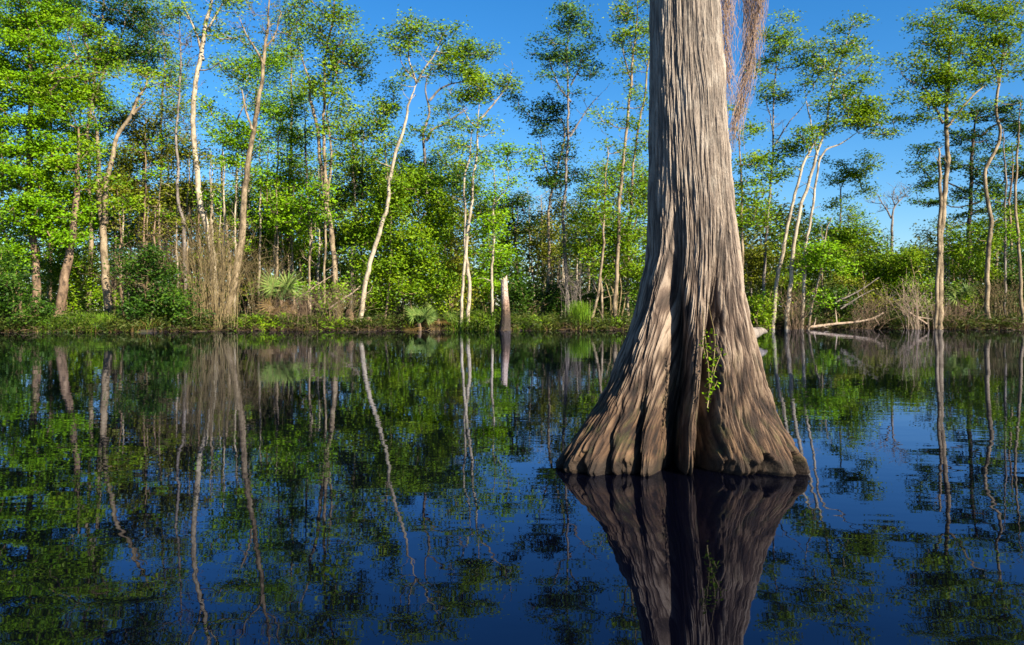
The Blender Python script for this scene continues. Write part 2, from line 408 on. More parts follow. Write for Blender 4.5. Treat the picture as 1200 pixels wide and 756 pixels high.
    nt.links.new(mth('MULTIPLY_ADD', nb.outputs[0], .9, mth('ADD', az.outputs['Fac'], -.45)), lowm.inputs[0])
    col = mix(mth('MULTIPLY', lowm.outputs[0], .9), col, mix(1.0, col, (.37, .255, .145), 'MULTIPLY'))
    mr = ramp(nt, [(.52, (0, 0, 0)), (.68, (1, 1, 1))]); nt.links.new(nm_.outputs[0], mr.inputs[0])
    col = mix(mth('MULTIPLY', mth('MULTIPLY', mr.outputs[0], lowm.outputs[0]), .7), col, (.042, .044, .010))
    wet = nt.nodes.new('ShaderNodeMapRange'); wet.inputs[1].default_value = .11; wet.inputs[2].default_value = .05
    nt.links.new(mth('MULTIPLY_ADD', nb.outputs[0], -.12, mth('ADD', az.outputs['Fac'], .05)), wet.inputs[0])
    col = mix(mth('MULTIPLY', wet.outputs[0], .8), col, (.012, .008, .005))
    p = nt.nodes.new('ShaderNodeBsdfPrincipled'); nt.links.new(col, p.inputs['Base Color'])
    p.inputs['Roughness'].default_value = .8; p.inputs['Specular IOR Level'].default_value = .3
    bp = nt.nodes.new('ShaderNodeBump'); bp.inputs['Strength'].default_value = 1.0; bp.inputs['Distance'].default_value = .009
    nt.links.new(nf.outputs[0], bp.inputs['Height'])
    bp2 = nt.nodes.new('ShaderNodeBump'); bp2.inputs['Strength'].default_value = .8; bp2.inputs['Distance'].default_value = .012
    nt.links.new(nm_.outputs[0], bp2.inputs['Height']); nt.links.new(bp.outputs[0], bp2.inputs['Normal'])
    nt.links.new(bp2.outputs[0], p.inputs['Normal']); nt.links.new(p.outputs[0], out.inputs[0])
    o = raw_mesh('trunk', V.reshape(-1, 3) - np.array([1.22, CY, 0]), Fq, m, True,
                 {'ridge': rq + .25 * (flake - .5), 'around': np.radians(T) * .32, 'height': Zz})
    o.parent = root
    # limbs above the frame, one carrying the moss
    for z0, dx, dy, dz, ln, r0 in [(3.72, 1, .04, .06, 1.6, .055), (5.6, -.8, .5, .25, 2.0, .06), (7.2, .5, .8, .3, 2.2, .06), (8.8, -.5, .8, .35, 1.8, .05), (10.0, .8, .5, .4, 1.5, .045), (11.0, -.4, .9, .45, 1.4, .04)]:
        x0 = np.interp(z0, *zip(*axx)); t = np.linspace(0, 1, 9)[:, None]
        pts = np.array([x0, CY, z0]) + t * ln * np.array([dx, dy, dz]) + np.sin(t * 5 + z0) * np.array([0, .04, .05]) * t
        mb = MB(); mb.tube(pts, np.linspace(r0, .012, 9), 7); mb.build('limb', BARK['brown'], root, True)
    mb = MB()
    leaves(mb, np.stack([1.2 + rng.normal(0, 1.0, 160), CY + .9 + rng.normal(0, .8, 160), rng.uniform(7.0, 13.3, 160)], 1), 40, .22, .06, .018, .5)
    mb.build('crown', LEAF['mid'], root)
cypress()

def moss(label, path, wids, n, seed):
    rg = np.random.default_rng(seed)
    path = np.array([at(x, y, CY + d) for x, y, d in path]); P = smoothline(path, .06)
    s = np.linspace(0, 1, len(P)); W = np.interp(s, np.linspace(0, 1, len(wids)), wids) / FPX * CY * .5
    mb = MB()
    for k in range(n):
        a = -.08 + .88 * rg.random() ** 1.7; ln = rg.uniform(.12, .42)
        m_ = rg.integers(6, 10); q = np.clip(np.linspace(a, a + ln, m_), 0, 1)
        if q[-1] - q[0] < .05: continue
        c = np.stack([np.interp(q, s, P[:, i]) for i in range(3)], 1)
        wv = np.interp(q, s, W); an = rg.uniform(0, 6.28); rr = rg.random() ** .7
        c[:, 0] += wv * rr * math.cos(an) + np.cumsum(rg.normal(0, .015, m_)); c[:, 1] += wv * rr * math.sin(an) + np.cumsum(rg.normal(0, .0035, m_))
        c[:, 2] += rg.normal(0, .004, m_)
        mb.tube(c, np.linspace(.0018, .001, m_), 3, rg.random())
    o = mb.build('spanish_moss', BARK['moss'])
    return tag(o, label, 'moss')
BARK['brush'] = bark_mat('brush_sticks', (.12, .085, .048), (.06, .04, .022), (.018, .012, .008), .52, .35)
BARK['moss'] = bark_mat('moss_grey_brown', (.32, .225, .165), (.22, .15, .11), (.09, .062, .045), .45, 3)
moss('straight rope of dark Spanish moss hanging beside the big cypress trunk', [(851, -30, -.02), (851, 20, -.02), (851, 70, -.02), (855, 122, -.02)], [12, 13, 10, 3], 260, 1)
moss('long tapering tuft of reddish Spanish moss with a thin bent tail right of the cypress', [(884, -34, .0), (884, 5, .0), (881, 40, .0), (876, 80, .02), (869, 115, .02), (862, 145, .02), (856, 178, .02)], [36, 34, 22, 10, 8, 8, 8, 6, 5, 3], 430, 2)

# the sprout in the slot of the cypress
def sprout():
    root = empty('climbing_sprout', at(832, 470, 5.32), 'leafy green sprout growing up the dark hollow of the cypress base', 'plant')
    off = np.array(root.location[:])
    me = None; mb = MB(); leafpts = []
    for pts in ([(829, 478), (831, 455), (829, 425), (826, 395), (822, 360)], [(831, 455), (836, 430), (838, 405), (834, 375), (828, 350)], [(829, 425), (824, 410), (821, 398)], [(836, 440), (841, 425), (845, 412)], [(830, 462), (836, 455), (840, 446)]):
        p3 = smoothline([at(x, y, 5.28 + .002 * (470 - y)) for x, y in pts], .03)
        p3[:, :2] += np.cumsum(rng.normal(0, .002, (len(p3), 2)), 0)
        mb.tube(p3, np.linspace(.004, .0018, len(p3)), 5)
        leafpts += [q for q in p3 if q[2] < at(0, 388, 5.3)[2]]
    mb.build('stem', BARK['twig'], root)
    lv = np.array([[0, 0, 0], [.011, .011, .003], [.012, .026, .003], [0, .044, -.004], [-.012, .026, .003], [-.011, .011, .003], [0, .02, -.003]])
    lm = raw_mesh('leaf', lv, [[0, 1, 2, 6], [6, 2, 3, 4], [0, 6, 4, 5]], LEAF['mid'], False, {'tint': np.full(7, .55)})
    first = True
    for k in range(150):
        q = leafpts[rng.integers(len(leafpts))]
        o = lm if first else lm.copy()
        if not first: COL.objects.link(o)
        first = False
        o.parent = root; o.location = Vector((q - off + rng.normal(0, .012, 3)).tolist())
        o.rotation_euler = (rng.uniform(-.9, .7), rng.uniform(-.6, .6), rng.uniform(0, 6.28)); s_ = rng.uniform(.35, .8); o.scale = (s_, s_, s_)
sprout()

# driftwood log floating behind the cypress
def driftwood():
    p = [at(850, 398, 27.2), at(868, 396, 27.5), at(882, 391, 28), at(892, 388, 28.2), at(898, 389, 28.3)]
    mb = MB(); P = smoothline(p, .12); mb.tube(P, np.interp(np.linspace(0, 1, len(P)), [0, .6, .85, 1], [.24, .24, .17, .06]) * (1 + rng.normal(0, .05, len(P))), 10, 0, True)
    tag(mb.build('driftwood_log', BARK['grey'], None, True), 'weathered grey driftwood log showing just past the right edge of the cypress base', 'log')
driftwood()

# ------------------------------------------------------------------ trees
def grow(root, stems, clumps, Yd, leafkind, barkkind, dens, lsize, twig, nleaf, sig, flat, depth, bare=0.0, limbs=True, bw=1.0, crown_name='crown'):
    """stems: polylines of (px, py) or (px, py, depth offset) with base and top width in px;
    clumps: (px, py, rx, ry) ellipsoids filled with leaf clusters that hang on a branching skeleton"""
    mbs = []; nodes = []; nst = []
    for pts, w0, w1 in stems:
        P = [at(q[0], q[1], Yd + (q[2] if len(q) > 2 else 0)) for q in pts]
        b = P[0].copy(); gz = float(ground(b[0], b[1]))
        if pts[0][1] > 355 and b[2] > gz + .02:
            nb = b.copy(); nb[2] = gz - .12
            if len(P) > 1:
                d = P[0] - P[1]; nb[0] += np.clip(d[0] / max(.3, -d[2]), -.3, .3) * (b[2] - gz) if d[2] < 0 else 0
            P = [nb] + P
        P = smoothline(P, .4)
        n = len(P); s = np.linspace(0, 1, n)
        if twig >= 0:
            jit = np.cumsum(rng.normal(0, .028, (n, 2)), 0); jit -= s[:, None] * jit[-1]
            P[:, :2] += jit
        rad = np.interp(s, [0, .06, .8, 1], [w0 * 1.25, w0, w1 * .8 + w0 * .2, w1 * .4]) / FPX * Yd * .35
        mb = MB(); mb.tube(P, rad, 9, 0, True); mbs.append(mb)
        for _ in range(int(5 + n * .12) if crown_name == 'crown' else 0):
            q = rng.integers(int(n * .15), n); d_ = rng.normal(0, 1, 3); d_[2] = abs(d_[2]) * .6 + .25; d_ /= np.linalg.norm(d_)
            L_ = rng.uniform(.25, 1.1); e_ = P[q] + d_ * L_
            mb.tube([P[q], P[q] + d_ * L_ * .5 + rng.normal(0, .06, 3), e_], [min(rad[q] * .4, .03), .014, .006], 4)
        nodes += list(P); nst += [(len(mbs) - 1, float(x)) for x in rad]
    nodes = np.array(nodes) if nodes else np.zeros((0, 3))
    cs = []
    for c in clumps:
        cx, cy, rx, ry = c[:4]; dd = c[4] if len(c) > 4 else 1.0
        m = Yd / FPX
        n = max(3, int(dens * dd * rx * ry * math.pi / 95.0 * (Yd / 48.0) ** 2))
        ns = max(2, int(rx * ry * math.pi / 190.0))
        u = rng.normal(0, 1, (ns, 3)); u /= np.linalg.norm(u, axis=1)[:, None]
        u *= rng.random(ns)[:, None] ** (1 / 2.6) * .95
        sd = min(.6, 7.5 / rx), min(.6, 7.5 / rx), min(.6, 4.6 / ry)
        u = u[rng.integers(ns, size=n)] + rng.normal(0, 1, (n, 3)) * np.array(sd)
        c0 = at(cx, cy, Yd)
        cs.append(c0 + u * np.array([rx * m, min(rx, ry * 1.6) * m * depth, ry * m]))
    cs = np.vstack(cs) if cs else np.zeros((0, 3))
    if len(cs):
        g_ = ground(cs[:, 0], cs[:, 1]); cs[:, 2] = np.maximum(cs[:, 2], g_ + .12)
        if limbs and len(nodes):
            dist = np.array([np.min(np.linalg.norm(nodes - c, axis=1)) for c in cs])
            order = np.argsort(dist); allp = np.vstack([nodes, cs[order]]); N0 = len(nodes)
            par = np.zeros(len(cs), int); wt = np.ones(len(cs)); stem = np.zeros(len(cs), int)
            for k in range(len(cs)):
                c = allp[N0 + k]; q = allp[:N0 + k]
                d = np.linalg.norm(q - c, axis=1); up = np.maximum(0, q[:, 2] - c[2])
                cost = d + .9 * up + .25 * np.maximum(0, .4 - d)
                cost[:N0] *= .9
                par[k] = int(np.argmin(cost)); stem[k] = nst[par[k]][0] if par[k] < N0 else stem[par[k] - N0]
            for k in range(len(cs) - 1, -1, -1):
                if par[k] >= N0: wt[par[k] - N0] += wt[k]
            for k in range(len(cs)):
                a = allp[par[k]]; b = allp[N0 + k]; ln = np.linalg.norm(b - a)
                if ln < .05: continue
                t = np.array([0, .33, .66, 1])[:, None]
                pts = a * (1 - t) + b * t + np.array([0, 0, -1.0]) * (np.sin(t * np.pi) * .09 * ln) + rng.normal(0, .04 * ln, (4, 3)) * np.sin(t * np.pi)
                r1 = (.007 + .0075 * math.sqrt(wt[k])) * bw
                r0 = (.007 + .0075 * math.sqrt(wt[k] + 1.0)) * bw
                if par[k] < N0: r0 = min(r0, nst[par[k]][1]); r1 = min(r1, r0)
                mbs[stem[k]].tube(pts, np.linspace(r0, r1 * .9, 4), 4)
                if bare > 0 and rng.random() < bare:          # leafless twigs at the ends
                    for _ in range(3):
                        d_ = (b - a) / ln + rng.normal(0, .5, 3); d_[2] += .5; d_ /= np.linalg.norm(d_)
                        e = b + d_ * rng.uniform(.3, .8); mid = (b + e) / 2 + rng.normal(0, .05, 3)
                        mbs[stem[k]].tube([b, mid, e], [r1 * .8, r1 * .6, .005], 3)
    for mb in mbs: mb.build('trunk' if crown_name == 'crown' else 'stem', BARK[barkkind], root, True)
    if len(cs) and nleaf:
        mb = MB(); leaves(mb, cs, nleaf, sig, lsize, lsize * .5, flat)
        mb.build(crown_name, LEAF[leafkind], root)

def tree(label, Yd, stems, clumps, leaf='mid', bark='pale', dens=1.0, lsize=.19, nleaf=66, sig=.36, flat=.5, depth=.9, bare=0.0, name='broadleaf_tree', cat='tree', group=None, bw=1.35, cs=1.0):
    clumps = [(c[0], c[1], c[2] * cs, c[3] * (cs * 1.25 if cs > 1 else 1)) + tuple(c[4:]) for c in clumps]
    x0, y0 = stems[0][0][0][:2]
    b = at(x0, y0, Yd); b[2] = float(ground(b[0], b[1]))
    root = empty(name, b, label, cat, group)
    grow(root, stems, clumps, Yd, leaf, bark, dens, lsize, 1, nleaf, sig, flat, depth, bare, bw=bw)
    return root

def bush(label, Yd, clumps, leaf='mid', dens=2.0, lsize=.18, nleaf=66, sig=.30, name='leafy_bush', bark='twig', flat=.7, stems=6, group=None, cat='bush', depth=1.0):
    cx = np.mean([c[0] for c in clumps]); rx = max(c[2] for c in clumps)
    top = min(c[1] for c in clumps)
    b = at(cx, 372, Yd); b[2] = float(ground(b[0], b[1]))
    root = empty(name, b, label, cat, group)
    st = []
    gp = HOR + (CAM_H - b[2]) * FPX / Yd
    for k in range(stems):
        u = (k + .5) / stems * 2 - 1 + rng.normal(0, .1)
        e = clumps[rng.integers(len(clumps))]
        st.append(([(cx + u * rx * .25, gp + 1, rng.normal(0, .3)), (cx + u * rx * .5, gp * .5 + e[1] * .5, rng.normal(0, .4)), (e[0] + u * e[2] * .5, e[1], rng.normal(0, .4))], 2.6, 1.0))
    grow(root, st, clumps, Yd, leaf, bark, dens, lsize, 1, nleaf, sig, flat, depth, crown_name='foliage')
    return root

FAR = 'trees on the far bank'
T = tree
# --- left side
T('dense bright green tree filling the upper left corner', 44, [([(40, 370), (41, 300), (36, 200), (38, 90), (30, 10)], 14, 5), ([(24, 372), (20, 325), (8, 280), (0, 250)], 7, 4)],
  [(25, 60, 50, 60), (60, 130, 52, 55), (20, 170, 48, 60), (50, 230, 50, 45), (80, 270, 42, 36), (20, 290, 40, 40), (40, 10, 42, 30), (88, 200, 24, 40), (-25, 130, 30, 130)], 'bright', 'brown', 1.7, flat=.4, name='dense_tree', sig=.32)
T('reddish flared trunk near the left bank under bright green leaves', 43.5, [([(68, 378), (74, 352), (79, 322), (84, 290), (90, 230), (92, 150)], 17, 6)],
  [(95, 200, 26, 40), (85, 110, 30, 40), (110, 60, 30, 36)], 'mid', 'brown', .8)
T('stout pale trunk on the grassy point that forks into two stems high up', 44.5, [([(127, 376), (127, 350), (124, 310), (121, 262), (118, 220), (116, 178), (112, 150), (109, 128)], 15, 5), ([(122, 262), (126, 220), (133, 190), (140, 160), (155, 136), (161, 118), (169, 102), (172, 85)], 9, 4), ([(156, 134), (166, 125), (172, 116)], 4, 2)],
  [(105, 90, 28, 34, .6), (172, 88, 24, 22, .8), (148, 250, 26, 24, .6), (100, 250, 24, 22, .7)], 'mid', 'pale', .9, bare=.15)
T('tall dark green tree with a high crown in the upper left', 49, [([(104, 372), (106, 300), (105, 200), (110, 100), (118, 30), (122, -20)], 8, 3), ([(108, 140), (98, 90), (80, 40)], 4, 2), ([(110, 120), (128, 70), (148, 20)], 4, 2)],
  [(100, 18, 34, 26), (145, 12, 34, 24), (120, 55, 30, 22), (165, 42, 24, 16), (70, 20, 20, 22), (140, 75, 24, 16), (175, 70, 20, 16)], 'dark', 'pale', 1.35, sig=.34)
T('olive brown tree behind the forked pale trunk', 53, [([(160, 372), (163, 300), (166, 240), (168, 190), (172, 140)], 9, 4)],
  [(150, 160, 26, 26), (178, 145, 26, 26), (165, 195, 30, 26), (195, 185, 22, 24), (150, 225, 30, 22), (190, 232, 22, 24)], 'olive', 'grey', 1.2, flat=.6)
T('thin dark tree with a leafless twiggy top', 47, [([(216, 376), (218, 340), (217, 300), (216, 262), (210, 235), (210, 200), (208, 150), (212, 100), (212, 40), (208, 10)], 7, 2)],
  [(212, 50, 22, 40, 1.6), (200, 100, 22, 26, 1.4), (215, 150, 18, 26, 1.0)], 'dark', 'grey', .9, nleaf=5, bare=.9, bw=.8)
T('low leafy tree with yellow-green tips left of the bare brown shrub', 51, [([(212, 374), (215, 300), (214, 240), (220, 205)], 6, 3)],
  [(205, 230, 26, 22), (225, 222, 22, 20), (190, 262, 24, 20), (215, 190, 16, 16)], 'olive', 'pale', 1.1)
T('tall pale trunk with a dark middle section rising behind the bare brown shrub', 47, [([(256, 372), (250, 310), (246, 280), (241, 255), (236, 222), (231, 165), (233, 105), (241, 40), (249, 0), (252, -40)], 11, 6), ([(238, 70), (228, 35), (216, 5)], 4, 2), ([(243, 36), (256, 12), (270, -5)], 4, 2)],
  [(275, 12, 22, 14), (290, 60, 16, 14), (222, 12, 14, 10, .6), (242, 45, 10, 10, .6), (262, 38, 14, 12), (278, 78, 22, 14), (205, 4, 12, 8)], 'mid', 'white', 1.1)
T('leaning tall trunk with pale swollen foot and leafless crown top', 45.5, [([(262, 378), (266, 360), (273, 330), (279, 300), (283, 255), (284, 222), (289, 189), (300, 131), (308, 81), (312, 55), (315, 25), (317, -10)], 13, 4), ([(309, 76), (300, 60), (288, 40), (280, 20)], 4, 1.5), ([(312, 55), (322, 40), (330, 15)], 3.5, 1.5), ([(296, 152), (288, 130), (284, 105)], 4, 2)],
  [(300, 30, 26, 32, .9), (325, 20, 20, 30, .8)], 'olive', 'pale', .8, nleaf=8, bare=.9, bw=.9)
T('slim tree of bright leaf clumps between the two tall pale trunks on the left', 48, [([(270, 374), (268, 300), (264, 240), (261, 200), (264, 165), (268, 150)], 5, 2.5), ([(264, 168), (284, 128), (290, 110)], 3, 1.5)],
  [(252, 128, 16, 12), (270, 138, 22, 14), (258, 158, 18, 11), (282, 172, 18, 12), (275, 188, 14, 10), (290, 200, 20, 10), (300, 165, 12, 10), (285, 150, 16, 14, .7)], 'bright', 'pale', 1.15)
T('slim tree with leafy side sprays right of the leaning swollen-footed trunk', 49, [([(323, 376), (323, 300), (324, 240), (327, 204), (329, 157), (332, 120)], 5, 2)],
  [(330, 130, 24, 14), (338, 118, 16, 10), (328, 148, 16, 9), (335, 190, 16, 12), (325, 208, 18, 9), (320, 220, 20, 10), (345, 215, 12, 8), (330, 240, 22, 14), (312, 255, 20, 16)], 'bright', 'pale', 1.2)
T('tall twin-stemmed pale tree with a big hanging olive green crown', 46, [([(393, 376), (393, 330), (391, 287), (386, 252), (380, 215), (374, 170), (370, 140), (364, 116), (362, 96), (354, 73), (350, 50)], 10, 3.5), ([(384, 236), (378, 190), (377, 150), (380, 120), (382, 80), (390, 20), (392, -10)], 6, 2.5), ([(384, 230), (390, 170), (384, 130), (396, 90)], 4, 2)],
  [(360, 14, 22, 18), (395, 12, 26, 18), (408, 50, 28, 24), (372, 40, 22, 18), (350, 70, 14, 16, .7), (400, 82, 30, 22), (425, 65, 14, 26), (372, 100, 18, 14, .8), (395, 115, 26, 20, .7), (412, 140, 22, 22, .8), (418, 175, 16, 14), (400, 190, 18, 12, .7), (395, 165, 20, 20, .5), (360, 105, 10, 6, 1.6)], 'mid', 'pale', 1.15, flat=.7, bare=.12)
T('thin dark trunk left of the twin-stemmed pale tree', 50, [([(368, 374), (366, 320), (364, 280), (361, 230), (358, 180), (356, 120)], 5, 2.5)],
  [(350, 215, 20, 16), (345, 170, 14, 12), (362, 150, 12, 10)], 'mid', 'dark', .9)
T('slim mottled trunk standing before the twin-stemmed tree', 45.5, [([(381, 378), (381, 350), (381, 310), (382, 270), (381, 240), (380, 210)], 4.5, 2.5)], [(378, 225, 16, 14, .8), (384, 250, 12, 12, .7)], 'bright', 'pale', .8)
T('slender pale trunk with bright sprays above the spiky palm clump', 47, [([(363, 374), (364, 316), (366, 265), (368, 235), (370, 205)], 4.5, 2.5)], [(360, 245, 22, 14), (350, 262, 20, 14), (372, 225, 14, 12), (345, 235, 16, 12)], 'bright', 'pale', 1.0)
T('gracefully curved leaning white trunk with a rounded airy crown', 44.6, [([(421, 378), (425, 345), (429, 322), (434, 303), (444, 273), (452, 248), (455, 230), (456, 212), (464, 180), (471, 155), (478, 125), (484, 108), (489, 96)], 8.5, 4), ([(488, 98), (482, 80), (480, 60), (484, 30)], 3.5, 1.4), ([(489, 96), (498, 80), (512, 60), (518, 40)], 3.5, 1.4), ([(489, 96), (472, 78), (468, 60)], 2.5, 1.2)],
  [(488, 22, 10, 9), (475, 38, 18, 14), (500, 38, 20, 14), (518, 36, 14, 12), (468, 66, 12, 14, .9), (492, 60, 22, 12, .6), (520, 62, 16, 18, 1.1), (478, 94, 10, 8, .6), (505, 82, 14, 8, .5)], 'mid', 'white', 1.25, bare=.15)
T('small bright sapling crown beside the curved white trunk', 46, [([(452, 376), (455, 300), (456, 240), (452, 180), (450, 150)], 4, 2)],
  [(452, 125, 12, 24), (462, 145, 12, 22), (450, 165, 16, 18), (445, 190, 14, 16), (458, 105, 8, 10)], 'mid', 'pale', 1.2)
T('dark trunk with long pale side limbs right of the curved white trunk', 49, [([(503, 376), (502, 300), (500, 200), (498, 163), (504, 131), (500, 100), (508, 75)], 7, 3), ([(500, 165), (508, 152), (519, 147), (535, 136), (548, 128)], 5, 2), ([(504, 118), (515, 105), (530, 98), (545, 96)], 4, 2)],
  [(545, 60, 18, 14), (558, 68, 14, 14), (532, 78, 16, 14), (545, 92, 20, 12), (560, 88, 18, 12), (512, 130, 14, 10, .7), (530, 145, 14, 8), (495, 150, 14, 8, .8), (525, 118, 16, 8, .6), (484, 152, 8, 6), (570, 62, 10, 10)], 'mid', 'grey', 1.3, bare=.1)
T('white stemmed pair at the water with broad crown and bare white twigs', 44.4, [([(549, 386), (551, 340), (548, 302), (552, 258), (555, 210), (559, 175), (561, 145), (562, 120)], 7, 3), ([(540, 374), (543, 316), (546, 258), (545, 215), (550, 180), (553, 150)], 5.5, 2.5), ([(561, 143), (575, 128), (586, 114), (596, 98), (600, 82)], 3.5, 1.2), ([(560, 150), (548, 138), (540, 120)], 3, 1.4)],
  [(548, 108, 20, 12), (568, 104, 22, 12), (585, 96, 16, 10), (558, 122, 22, 8), (548, 148, 12, 7), (572, 152, 12, 7, .8), (545, 175, 10, 8), (562, 180, 12, 8), (542, 195, 10, 8), (560, 210, 14, 8), (598, 98, 8, 18, .15)], 'mid', 'white', 1.25, bare=.25)
T('slender straight white trunk with bright yellow-green leaves left of the white stump', 44.6, [([(575, 384), (577, 345), (580, 287), (580, 229), (579, 200)], 5, 2.5), ([(580, 240), (587, 228), (594, 218), (596, 200)], 3, 1.5)],
  [(576, 232, 14, 14), (584, 262, 14, 16), (570, 260, 10, 14), (590, 178, 14, 8), (606, 172, 14, 8), (615, 188, 16, 8), (598, 192, 14, 8), (572, 190, 10, 10), (575, 285, 12, 10), (600, 215, 10, 6)], 'bright', 'white', 1.1)
T('dark green tree with a drooping dense crown behind the white stump', 55, [([(606, 372), (606, 320), (604, 270), (600, 235)], 6, 3)],
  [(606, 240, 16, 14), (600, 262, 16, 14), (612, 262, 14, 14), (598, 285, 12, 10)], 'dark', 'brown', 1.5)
T('tall thin white trunk with an airy blue-green crown against open sky', 48, [([(668, 376), (668, 340), (667, 302), (665, 258), (667, 200), (669, 163), (668, 102), (666, 60), (668, 25)], 6.5, 2), ([(668, 160), (680, 140), (692, 122), (706, 108)], 3, 1), ([(668, 120), (656, 105), (648, 85), (640, 62)], 3, 1.2), ([(668, 100), (678, 80), (684, 55)], 2.5, 1)],
  [(666, 20, 14, 10), (680, 22, 11, 12), (660, 36, 14, 8), (684, 40, 10, 8), (636, 50, 12, 8), (650, 62, 16, 8), (676, 56, 18, 7), (690, 62, 9, 7), (690, 72, 18, 4), (668, 82, 18, 6), (645, 72, 12, 6), (674, 98, 12, 6), (698, 86, 8, 5), (642, 93, 8, 5)], 'blue', 'grey', 1.2, bare=.12, flat=.4, cs=1.15)
T('tree with dark leafy head and curved limb left of the airy blue-green crown', 50, [([(640, 374), (642, 300), (644, 240), (648, 215), (640, 195), (634, 170)], 6, 3), ([(648, 215), (660, 160), (655, 140), (640, 130)], 4, 2)],
  [(640, 122, 18, 10), (618, 128, 16, 10), (650, 135, 14, 10), (625, 142, 18, 8), (640, 150, 16, 8), (655, 155, 10, 10), (606, 113, 8, 4), (655, 185, 16, 16), (640, 200, 14, 12), (670, 195, 12, 16), (655, 215, 24, 14)], 'dark', 'pale', 1.3)
T('bent thin trunk with white bark flaring at the foot right of the tall airy tree', 45.5, [([(690, 384), (700, 352), (705, 325), (708, 285), (709, 250), (712, 205), (714, 180), (711, 160)], 5, 2), ([(706, 386), (705, 350), (705, 325)], 4, 3.5)],
  [(714, 205, 16, 16), (700, 230, 18, 14), (722, 180, 12, 12), (712, 250, 18, 16)], 'mid', 'pale', 1.0, bare=.1)
T('tall pale trunk with bright crown just left of the cypress', 46.5, [([(722, 376), (722, 354), (725, 316), (727, 252), (733, 204), (737, 150), (741, 87), (745, 40), (748, -5)], 7, 3), ([(741, 100), (733, 70), (728, 45)], 3, 1.2)],
  [(725, 14, 14, 10), (744, 8, 18, 12), (735, 40, 16, 10), (752, 36, 12, 12), (728, 55, 10, 6), (742, 62, 14, 6), (733, 84, 12, 6), (722, 133, 16, 9), (732, 142, 12, 7), (750, 120, 10, 10), (738, 105, 12, 8)], 'mid', 'pale', 1.25, bare=.1)
T('thin leaning stem almost touching the left edge of the cypress trunk', 48, [([(738, 374), (742, 250), (744, 190), (754, 125), (760, 84), (766, 40), (770, 5)], 5, 2.5)],
  [(758, 70, 12, 16), (762, 30, 14, 18), (752, 170, 12, 12), (756, 200, 12, 14), (748, 150, 8, 8)], 'mid', 'pale', 1.1)
# --- right of the cypress
T('leafy dark green tree close against the right edge of the cypress trunk', 47, [([(868, 376), (868, 300), (870, 240), (868, 200), (864, 150)], 6, 2.5)],
  [(868, 155, 12, 10), (880, 185, 16, 12), (866, 198, 14, 12), (882, 150, 10, 8), (872, 222, 20, 12), (888, 228, 12, 10), (870, 245, 26, 14), (885, 262, 22, 14), (862, 130, 10, 6)], 'mid', 'pale', 1.3)
T('slim airy tree with small scattered leaf clumps right of the Spanish moss', 48, [([(893, 376), (896, 320), (900, 270), (904, 218), (907, 175), (908, 130), (910, 80), (912, 30)], 5.5, 1.6), ([(907, 172), (922, 148), (936, 130), (945, 118)], 2.6, 1.2), ([(906, 160), (899, 130), (896, 110)], 2.4, 1)],
  [(912, 25, 10, 4), (905, 40, 12, 6), (922, 50, 14, 6), (914, 60, 12, 5), (898, 74, 8, 4), (896, 86, 10, 5), (918, 76, 10, 5), (930, 60, 10, 6), (905, 110, 12, 6), (918, 115, 10, 5), (920, 180, 14, 7), (914, 198, 20, 7), (900, 205, 12, 6), (925, 170, 8, 5), (890, 105, 8, 5)], 'mid', 'grey', 1.4, flat=.4, bare=.1, cs=1.2)
T('windswept tree with three slanting white trunks and a flat layered crown', 47, [([(908, 378), (910, 350), (912, 329), (920, 280), (926, 250), (935, 215), (941, 190), (950, 175), (962, 155), (985, 135)], 7.5, 3), ([(924, 378), (926, 350), (929, 320), (936, 259), (947, 218), (958, 180), (968, 150), (975, 110), (990, 60), (1000, 25)], 8, 2), ([(940, 376), (943, 300), (950, 262), (956, 215), (963, 180), (985, 168), (1005, 155)], 6, 2.5), ([(958, 182), (950, 140), (944, 110)], 3, 1.5)],
  [(992, 26, 10, 5), (1000, 35, 8, 4), (956, 52, 14, 6), (975, 58, 18, 6), (950, 72, 12, 6), (1005, 58, 14, 6), (972, 80, 18, 7), (1000, 78, 16, 6), (955, 96, 14, 6), (985, 100, 18, 6), (1010, 98, 14, 6), (1012, 125, 16, 10, 1.5), (990, 118, 18, 7), (945, 160, 18, 7), (965, 158, 16, 5), (985, 148, 22, 6), (1005, 142, 14, 8), (1030, 138, 18, 5), (1045, 145, 12, 5), (1028, 158, 12, 4), (1050, 162, 8, 4), (1025, 122, 8, 3), (960, 120, 14, 5)], 'mid', 'white', 1.3, flat=.4, sig=.36, bare=.05, cs=1.25)
T('thin tree with a detached dark green tuft beyond the windswept tree', 54, [([(985, 374), (984, 300), (985, 250), (988, 215), (1000, 200)], 4, 2)],
  [(1006, 190, 16, 5), (995, 200, 18, 6), (1015, 198, 16, 6), (1000, 212, 24, 7), (980, 208, 14, 7), (1018, 222, 14, 7), (988, 235, 14, 8), (975, 195, 12, 6)], 'mid', 'grey', 1.35, flat=.35)
T('thin leaning stem with bright leaves halfway up right of the windswept tree', 46, [([(950, 376), (956, 345), (961, 320), (964, 295), (968, 272), (975, 255)], 4.5, 2)],
  [(955, 302, 18, 12), (970, 295, 18, 12), (948, 315, 14, 10), (975, 312, 16, 10), (962, 285, 14, 8), (958, 350, 10, 10)], 'bright', 'pale', 1.3)
T('small dead white tree with bare forked top on the skyline', 72, [([(1044, 345), (1044, 291), (1045, 262), (1046, 250), (1050, 240), (1058, 232), (1066, 222)], 7, 1.0), ([(1045, 256), (1038, 245), (1032, 235), (1026, 225)], 3, .8), ([(1049, 242), (1046, 232), (1048, 220)], 2.4, .8)], [(1046, 236, 20, 14, 1.6)], 'olive', 'grey', 1.2, nleaf=0, bare=1.0, name='dead_tree', cat='dead tree')
